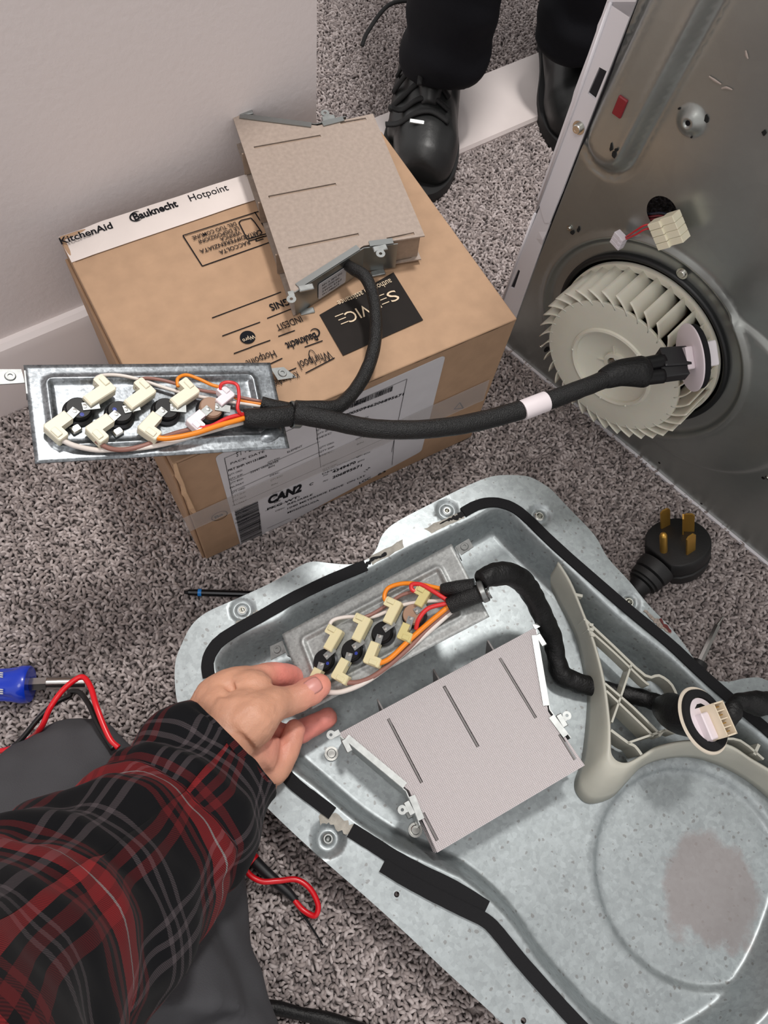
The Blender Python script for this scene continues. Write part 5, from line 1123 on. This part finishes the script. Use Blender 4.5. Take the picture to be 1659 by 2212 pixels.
def skin_mat():
    m = mat('skin', '#c08a74', .48, sss=.12, spec=.4); nt = m.node_tree; b = nt.nodes['Principled BSDF']; L = nt.links.new
    tc = nt.nodes.new('ShaderNodeTexCoord'); n1 = nt.nodes.new('ShaderNodeTexNoise'); n1.inputs['Scale'].default_value = 38; n1.inputs['Detail'].default_value = 4
    L(tc.outputs['Object'], n1.inputs['Vector'])
    at = nt.nodes.new('ShaderNodeAttribute'); at.attribute_name = 'flush'
    r = nt.nodes.new('ShaderNodeMix'); r.data_type = 'RGBA'; r.inputs[6].default_value = lin('#c9967c'); r.inputs[7].default_value = lin('#dd8a7e'); L(at.outputs['Fac'], r.inputs[0])
    r2 = nt.nodes.new('ShaderNodeMix'); r2.data_type = 'RGBA'; r2.blend_type = 'MULTIPLY'; r2.inputs[0].default_value = 1; L(r.outputs[2], r2.inputs[6])
    mr = nt.nodes.new('ShaderNodeMapRange'); mr.inputs[1].default_value = .3; mr.inputs[2].default_value = .7; mr.inputs[3].default_value = .88; mr.inputs[4].default_value = 1.1; L(n1.outputs['Fac'], mr.inputs[0]); L(mr.outputs[0], r2.inputs[7]); L(r2.outputs[2], b.inputs['Base Color'])
    n2 = nt.nodes.new('ShaderNodeTexNoise'); n2.inputs['Scale'].default_value = 420; n2.inputs['Detail'].default_value = 3; L(tc.outputs['Object'], n2.inputs['Vector'])
    v2 = nt.nodes.new('ShaderNodeTexVoronoi'); v2.inputs['Scale'].default_value = 650; L(tc.outputs['Object'], v2.inputs['Vector'])
    ad = nt.nodes.new('ShaderNodeMath'); ad.operation = 'ADD'; L(n2.outputs['Fac'], ad.inputs[0]); L(v2.outputs['Distance'], ad.inputs[1])
    bp = nt.nodes.new('ShaderNodeBump'); bp.inputs['Strength'].default_value = .22; bp.inputs['Distance'].default_value = .0006; L(ad.outputs[0], bp.inputs['Height']); L(bp.outputs['Normal'], b.inputs['Normal'])
    return m
SKIN = skin_mat(); PLAID = plaid(); GREYC = mat('grey_trouser_cloth', '#47474a', .8, bump=.3, bscale=900, var=.05, vscale=20, spec=.2)
z5 = lambda x, y: (350 + x / 3.687, 1400 + y / 3.687)
def H(x, y, z): return Z(*z5(x, y), z)
me_ = thing('person', Z(470, 1600, 0), 'person in a plaid flannel shirt reaching in to hold a metal plate', 'person')
# --- left hand and forearm: palm volumes, thumb on top, four fingers beneath
m_ = MB()
wr = Z(455, 1640, .122); fa = Z(330, 1770, .165)
m_.tube([Z(150, 1950, .25), fa, wr, Z(485, 1600, .116)], [.040, .036, .029, .029], n=20, sub=5)
def blob(p, r, sc=(1, 1, 1), M=None): m_.ball(p, r, 16, sc, M)
m_.tube([Z(470, 1620, .116), Z(498, 1573, .112), Z(522, 1530, .110), Z(520, 1500, .109)], [.028, .030, .0275, .019], n=20, sub=5)
m_.tube([Z(452, 1590, .104), Z(478, 1535, .106), Z(500, 1505, .106)], [.024, .0245, .019], n=18, sub=5)       # back of the hand
m_.tube([Z(500, 1640, .098), Z(535, 1620, .088), Z(560, 1600, .080)], [.026, .026, .020], n=18, sub=5)         # heel of the palm, little-finger side
m_.tube([Z(520, 1500, .107), Z(548, 1490, .108), Z(575, 1500, .108)], [.019, .018, .014], n=16, sub=4)
m_.tube([Z(515, 1585, .122), Z(548, 1550, .120), Z(580, 1530, .116)], [.022, .0235, .0180], n=18, sub=5)       # thenar
# thumb
m_.tube([Z(556, 1545, .118), Z(590, 1522, .114), Z(618, 1516, .107), Z(645, 1507, .104), Z(670, 1493, .1010), Z(687, 1483, .099)], [.0200, .0165, .0135, .0130, .0132, .0112], n=18, sub=6)
m_.tube([Z(448, 1560, .102), Z(470, 1508, .102), Z(505, 1480, .102), Z(548, 1466, .099)], [.022, .0205, .0165, .0122], n=18, sub=5)
m_.tube([Z(540, 1660, .092), Z(548, 1625, .086), Z(552, 1590, .088)], [.020, .023, .022], n=18, sub=5)
for _p, _r in ((Z(688, 1482, .0988), .0118), (Z(668, 1482, .052), .0088), (Z(707, 1550, .040), .0102), (Z(637, 1577, .069), .0102), (Z(607, 1660, .045), .0086)): m_.ball(_p, _r, 14)
# index: leaves the knuckle and runs behind the plate
m_.tube([Z(500, 1488, .104), Z(545, 1468, .100), Z(590, 1458, .088), Z(625, 1460, .072), Z(655, 1476, .056), Z(668, 1482, .052)], [.0150, .0125, .0120, .0108, .0098, .0080], n=16, sub=6)
# middle: under the plate, its tip showing past the lower corner
m_.tube([Z(528, 1545, .082), Z(575, 1575, .062), Z(615, 1590, .050), Z(650, 1580, .043), Z(680, 1565, .041), Z(704, 1552, .040)], [.0145, .0125, .0118, .0113, .0108, .0096], n=16, sub=6)
# ring: curled, tip turned up
m_.tube([Z(540, 1610, .086), Z(572, 1660, .078), Z(592, 1668, .075), Z(612, 1640, .072), Z(628, 1605, .070), Z(636, 1580, .069)], [.0150, .0130, .0122, .0115, .0110, .0096], n=16, sub=6)
# little finger, tucked behind
m_.tube([Z(530, 1640, .078), Z(545, 1690, .060), Z(575, 1700, .050), Z(596, 1680, .046), Z(606, 1662, .045)], [.0135, .0115, .0105, .0095, .0082], n=16, sub=6)
def hd(p):
    k = noise.noise(p * 90) * .0007 + noise.noise(p * 240) * .00030 - .00035 * max(0, noise.noise(Vector((p.x * 420, p.y * 160, p.z * 420)))); return k
hand = melt('body', m_, .0018, SKIN, me_, it=6, fac=.5, disp=hd)
fl_at = hand.data.attributes.new('flush', 'FLOAT', 'POINT')
tips = [Z(687, 1484, .095), Z(645, 1466, .07), Z(600, 1458, .085), Z(705, 1549, .048), Z(641, 1573, .046), Z(606, 1618, .044), Z(660, 1570, .05), Z(560, 1600, .09)]
fl_at.data.foreach_set('value', [min(1.0, sum(math.exp(-((v.co + Vector(WM['person'].translation)) - t).length_squared / .022 ** 2) for t in tips)) for v in hand.data.vertices])
# thumb nail
tn_ = Z(683, 1480, .1045); td_ = (Z(690, 1480, .100) - Z(655, 1500, .108)).normalized(); tu = (CPOS - tn_).normalized(); tu = (tu + UP * .4 + iu * .35).normalized()
from mathutils.bvhtree import BVHTree
bv = BVHTree.FromPolygons([WM['person'] @ v.co for v in hand.data.vertices], [tuple(p.vertices) for p in hand.data.polygons])
hit = bv.ray_cast(CPOS, ray(676, 1481).normalized())
if hit[0] is None: hit = (Z(676, 1481, .11), UP)
nn_ = (hit[1] + (CPOS - hit[0]).normalized() * .4).normalized()
NM = frame(hit[0] + nn_ * .0004, td_, nn_); P = []; F = []; nu, nv = 9, 9
for j in range(nv):
    for i in range(nu):
        u, v = i / (nu - 1) * 2 - 1, j / (nv - 1) * 2 - 1; wv_ = .0070 * (1 - .18 * max(0, u) ** 3 - .10 * max(0, -u) ** 2)
        P.append(NM @ Vector((.0080 * u * (1 - .12 * v * v), wv_ * v, -.0022 * v * v - .0012 * u * u)))
m_ = MB(); m_.add(P, [(j * nu + i, j * nu + i + 1, (j + 1) * nu + i + 1, (j + 1) * nu + i) for j in range(nv - 1) for i in range(nu - 1)])
o = m_.build('thumb_nail', mat('finger_nail', '#cf8f86', .38, sss=.1), me_, smooth=True, fixn=False); so = o.modifiers.new('t', 'SOLIDIFY'); so.thickness = .0007; so.offset = 0
# --- sleeve: a loose tube with folds
cl = [((500, 1618), .120, .047, .0), ((478, 1640), .122, .051, 0), ((440, 1690), .134, .056, 0), ((385, 1760), .152, .060, 0), ((300, 1850), .185, .064, 0), ((210, 1930), .225, .068, 0), ((110, 2020), .265, .070, 0), ((0, 2110), .31, .073, 0), ((-120, 2210), .36, .078, 0), ((-260, 2330), .41, .083, 0), ((-430, 2480), .45, .090, 0), ((-640, 2680), .48, .10, 0)]
pts = [Z(*c[0], c[1]) for c in cl]; rs = [c[2] for c in cl]; pts, rs = crom(pts, rs, 14); n = 84; P = []; UV = []; F = []; Lacc = 0; m = len(pts)
nrm = None
for i in range(m):
    T_ = (pts[min(i + 1, m - 1)] - pts[max(0, i - 1)]).normalized()
    if i: Lacc += (pts[i] - pts[i - 1]).length
    nrm = Vector((0, 0, 1)) if nrm is None else nrm
    nrm = (nrm - T_ * nrm.dot(T_)).normalized(); bi = T_.cross(nrm)
    for k in range(n + 1):
        a = 2 * PI * k / n; dvec = nrm * math.cos(a) * .88 + bi * math.sin(a) * 1.04
        q = Vector((math.cos(a) * 1.3, math.sin(a) * 1.3, Lacc * 16))
        fold = .0085 * noise.noise(q) + .0042 * noise.noise(q * 2.3) + .0050 * math.sin(Lacc * 95 + 2.2 * math.cos(a + .8)) * (.5 + .5 * math.cos(a - 1.0)) * max(0, 1 - Lacc / .40)
        if .045 < Lacc < .085: fold += .0030 * math.sin((Lacc - .045) / .04 * PI)       # seam roll above the cuff
        if .085 <= Lacc < .10: fold -= .003 * math.sin((Lacc - .085) / .015 * PI)
        P.append(pts[i] + dvec * (rs[i] + fold)); tw_ = a * .064 
        UV.append((Lacc + .012 * math.cos(a) + (.008 * noise.noise(q * .7)) + (-.008 if Lacc > .092 else -.020), -tw_ + .055 - .06 * Lacc + (.012 if Lacc > .092 else 0) + .006 * noise.noise(q * .8)))
m_ = MB(); m_.add(P, [(i * (n + 1) + k, i * (n + 1) + k + 1, (i + 1) * (n + 1) + k + 1, (i + 1) * (n + 1) + k) for i in range(m - 1) for k in range(n)]); m_.uv = UV
o = m_.build('shirt_sleeve', PLAID, me_, smooth=True); so = o.modifiers.new('t', 'SOLIDIFY'); so.thickness = .0026; so.offset = -1
# --- trousers: knee and thigh under the arm
m_ = MB()
m_.tube([Z(-330, 2230, .14), Z(-60, 1960, .12), Z(95, 1805, .095), Z(200, 1702, .078), Z(268, 1648, .066)], [.085, .080, .074, .066, .052], n=24, sub=6)
m_.tube([Z(268, 1648, .062), Z(300, 1690, .058), Z(330, 1740, .055), Z(350, 1850, .06)], [.056, .052, .052, .055], n=24, sub=5)
m_.tube([Z(340, 1800, .055), Z(375, 1950, .060), Z(395, 2080, .070), Z(420, 2230, .08), Z(440, 2420, .10)], [.050, .060, .056, .058, .075], n=24, sub=6)
m_.tube([Z(200, 1850, .07), Z(240, 2050, .09), Z(260, 2300, .12)], [.075, .085, .095], n=24, sub=5)
def td2(p): return .0050 * noise.noise(Vector((p.x * 16, p.y * 16, p.z * 16))) + .0022 * noise.noise(p * 45) + .0014 * math.sin(p.x * 120 + p.y * 70 + 3 * noise.noise(p * 12))
melt('trousers', m_, .0045, GREYC, me_, it=8, disp=td2)

# --- the second person: black trousers and black lace-up shoes
p2 = thing('person', Z(935, 150, 0), 'person standing behind the box in black trousers and black lace-up shoes', 'person')
BTR = mat('black_trouser_cloth', '#0c0d13', .8, bump=.2, bscale=700, spec=.25)
SHOE = mat('black_leather', '#1b1c1c', .42, bump=.12, bscale=350, var=.08, vscale=60); LACE = mat('black_lace', '#0d0d0e', .75, bump=.4, bscale=1200)
SOLE = mat('black_rubber_sole', '#121213', .6)
def shoe(toe, heel, flip, laces=True):
    d = (toe - heel); d.z = 0; Ls = .305; x = d.normalized(); M_ = frame(Vector((toe.x, toe.y, 0)) - x * Ls, x, UP)  # origin heel, x to toe
    s_ = flip
    def sm(pts, r, mb): mb.tube([M_ @ Vector(p) for p in pts], r, n=18, sub=5)
    mb = MB()
    sm([(.035, 0, .045), (.10, 0, .043), (.17, .004 * s_, .040), (.225, .008 * s_, .036), (.262, .008 * s_, .032), (.280, .006 * s_, .029)], [.034, .036, .0425, .046, .040, .024], mb)
    sm([(.030, 0, .040), (.034, 0, .075), (.048, 0, .105)], [.034, .034, .038], mb); sm([(.05, 0, .10), (.095, 0, .090), (.15, 0, .070), (.20, .004 * s_, .056)], [.036, .034, .032, .028], mb)
    sm([(.055, -.012, .05), (.13, -.016, .045), (.215, -.022, .032)], [.030, .032, .026], mb); sm([(.055, .012, .05), (.13, .016, .045), (.215, .024, .032)], [.030, .032, .026], mb)
    o = melt('shoe', mb, .0035, SHOE, p2, it=8)
    for v in o.data.vertices:
        w_ = WM[o.name] @ v.co
        if w_.z < .0125: v.co.z += .0125 - w_.z
    outl = crom2([(-.002, 0), (.012, -.030), (.06, -.040), (.13, -.043), (.20, -.052), (.255, -.045), (.295, -.018), (.303, .006), (.292, .032), (.255, .052), (.20, .056), (.13, .044), (.06, .038), (.012, .028), (-.002, 0)], 4)[:-1]
    if s_ < 0: outl = [(a, -b) for a, b in outl]
    mb = MB(); k = len(outl); P = [M_ @ Vector((a, b, z)) for z, sc in ((0, 1), (.014, 1.01), (.020, 1.0)) for a, b in [((a - .15) * sc + .15, b * sc) for a, b in outl]]
    mb.add(P, [tuple(range(k)), tuple(range(2 * k, 3 * k))] + [(r * k + i, r * k + (i + 1) % k, (r + 1) * k + (i + 1) % k, (r + 1) * k + i) for r in range(2) for i in range(k)]); mb.build('sole', SOLE, o, smooth=40)
    mb = MB(); sm([(.085, 0, .128), (.12, 0, .112), (.17, .003 * s_, .092), (.205, .004 * s_, .079)], [.020, .021, .019, .010], mb); 
    mb.v = [M_ @ Vector(((M_.inverted() @ v).x, (M_.inverted() @ v).y, (M_.inverted() @ v).z * 1.0)) for v in mb.v]; mb.build('tongue', SHOE, o, smooth=True)
    if laces:
        from mathutils.bvhtree import BVHTree
        bvs = BVHTree.FromPolygons([WM[o.name] @ v.co for v in o.data.vertices], [tuple(p.vertices) for p in o.data.polygons])
        def drape(p, up=.0028):
            q = M_ @ Vector((p[0], p[1], .30)); h_ = bvs.ray_cast(q, Vector((0, 0, -1)))
            if h_[0] is None or h_[0].z < .03: return M_ @ Vector(p)
            return Vector((h_[0].x, h_[0].y, h_[0].z)) + h_[1] * up
        sgx = 1 if (M_.to_3x3() @ Vector((0, 1, 0))).dot(Vector((-1, 0, 0))) > 0 else -1
        for i, xx in enumerate((.104, .129, .153, .177, .200, .222)):
            zt = .128 - (xx - .10) * .44; hw = .030 + .002 * i
            mb = MB(); mb.tube([drape(p) for p in ((xx + .006, -hw + .010 * sgx, zt - .014), (xx + .002, -hw * .5 + .010 * sgx, zt + .006), (xx, .010 * sgx, zt + .010), (xx - .002, hw * .5 + .010 * sgx, zt + .006), (xx + .004, hw + .008 * sgx, zt - .018))], .0048, n=8, sub=4, flat=.55); mb.build('lace', LACE, o, smooth=True)
        sg = 1 if (M_ @ Vector((0, .03, 0)) - M_.translation).dot(Vector((-1, 0, 0))) > 0 else -1
        mb = MB(); mb.tube([M_ @ Vector(p) for p in ((.10, 0, .140), (.105, sg * .03, .150), (.12, sg * .065, .150), (.145, sg * .088, .128), (.158, sg * .094, .115))], .0032, n=8, sub=5, flat=.6); mb.build('lace', LACE, o, smooth=True)
        mb = MB(); mb.tube([M_ @ Vector(p) for p in ((.105, 0, .142), (.13, sg * .004, .142), (.16, sg * .010, .130), (.19, sg * .012, .118), (.205, sg * .012, .108))], .0036, n=8, sub=5, flat=.6); mb.build('lace', LACE, o, smooth=True)
        mb = MB(); mb.tube([M_ @ Vector(p) for p in ((.105, 0, .142), (.135, sg * -.030, .120), (.155, sg * -.034, .108), (.145, sg * -.015, .125), (.11, 0, .142))], .0034, n=8, sub=5, flat=.6); mb.build('lace', LACE, o, smooth=True)
        _d = drape((.236, .008 * sgx, .08), .002); mb = MB(); mb.cbox((0, 0, 0), (.0060, .020, .0022), .0008, Matrix.Translation(_d) @ M_.to_3x3().to_4x4() @ Matrix.Rotation(.38, 4, 'Y')); mb.build('silver_lace_tag', ZINC, o)
    return o
shoe(Z(893, 422, .02), Z(938, 60, .02), 1)
shoe(Z(1262, 330, .02), Z(1205, 10, .02), -1, laces=False)
m_ = MB()
L0, R0 = Z(962, 92, .13), Z(1252, 42, .13)
hipc = (L0 + R0) / 2 + Vector((.02, .10, 0))
for b0, sx in ((L0, -1), (R0, 1)):
    kn = Vector((b0.x + .012, b0.y + .03, .50)); hp_ = Vector((hipc.x + .09 * sx, hipc.y + .06, .86))
    base = Vector((b0.x, b0.y, .098))
    m_.tube([base, Vector((b0.x, b0.y, .125)), Vector((b0.x + .004, b0.y + .006, .20)), Vector((b0.x + .008, b0.y + .015, .34)), kn, hp_], [.052, .058, .058, .064, .070, .09], n=24, sub=5)
m_.tube([Vector((hipc.x - .10, hipc.y + .06, .90)), Vector((hipc.x + .10, hipc.y + .06, .90))], .11, n=20, sub=1)
def bt(p):
    z = p.z; return .0075 * noise.noise(Vector((p.x * 16, p.y * 16, z * 30))) + .004 * math.sin(z * 70 + 3 * noise.noise(Vector((p.x * 10, p.y * 10, 0)))) * max(0, 1 - z / .35)
melt('trousers', m_, .006, BTR, p2, it=5, disp=bt)
# ================================================================== CARPET PILE (last: heaviest)
# carpet loops (nobody could count them): small bent yarn loops scattered by geometry nodes
def loop_mesh(i):
    rnd = random.Random(i); mb = MB()
    w_ = .0014 + rnd.random() * .0010; h = .0026 + rnd.random() * .0014; sk = (rnd.random() - .5) * .0022
    pts = [(-w_, sk, -.003), (-w_ * 1.1, sk * .6, h * .55), (-w_ * .3, 0, h), (w_ * .7, -sk * .5, h * .75), (w_ * 1.1, -sk, -.003)]
    mb.tube(pts, [.0013, .0015, .0016, .0015, .0013], n=5, sub=2)
    return mb.build('yarn_loop', PILE, None, smooth=True)
lc = bpy.data.collections.new('yarn_loops')
for i in range(6):
    o = loop_mesh(i); COL.objects.unlink(o); lc.objects.link(o)
pl = MB(); pl.quad((-.62, -.32, -.001), (.80, -.32, -.001), (.80, 1.72, -.001), (-.62, 1.72, -.001))
pile = pl.build('carpet_pile', PILE); tag(pile, 'grey-brown looped carpet pile covering the whole floor', 'carpet', None, 'stuff')
ng = bpy.data.node_groups.new('scatter_loops', 'GeometryNodeTree')
ng.interface.new_socket('Geometry', in_out='INPUT', socket_type='NodeSocketGeometry'); ng.interface.new_socket('Geometry', in_out='OUTPUT', socket_type='NodeSocketGeometry')
N = ng.nodes.new; Lk = ng.links.new
gi, go = N('NodeGroupInput'), N('NodeGroupOutput')
ds = N('GeometryNodeDistributePointsOnFaces'); ds.distribute_method = 'POISSON'
ds.inputs['Distance Min'].default_value = .0023; ds.inputs['Density Max'].default_value = 180000; 
ip = N('GeometryNodeInstanceOnPoints'); ci = N('GeometryNodeCollectionInfo'); ci.inputs[0].default_value = lc
ci.inputs['Separate Children'].default_value = True; ci.inputs['Reset Children'].default_value = True
rv = N('FunctionNodeRandomValue'); rv.data_type = 'FLOAT_VECTOR'; rv.inputs[0].default_value = (-.45, -.45, 0); rv.inputs[1].default_value = (.45, .45, 6.283)
rs_ = N('FunctionNodeRandomValue'); rs_.data_type = 'FLOAT'; rs_.inputs[2].default_value = .8; rs_.inputs[3].default_value = 1.25
Lk(gi.outputs[0], ds.inputs['Mesh']); Lk(ds.outputs['Points'], ip.inputs['Points']); Lk(ci.outputs[0], ip.inputs['Instance'])
ip.inputs['Pick Instance'].default_value = True
Lk(rv.outputs[0], ip.inputs['Rotation']); Lk(rs_.outputs[1], ip.inputs['Scale'])
Lk(ip.outputs[0], go.inputs[0])
pile.modifiers.new('loops', 'NODES').node_group = ng
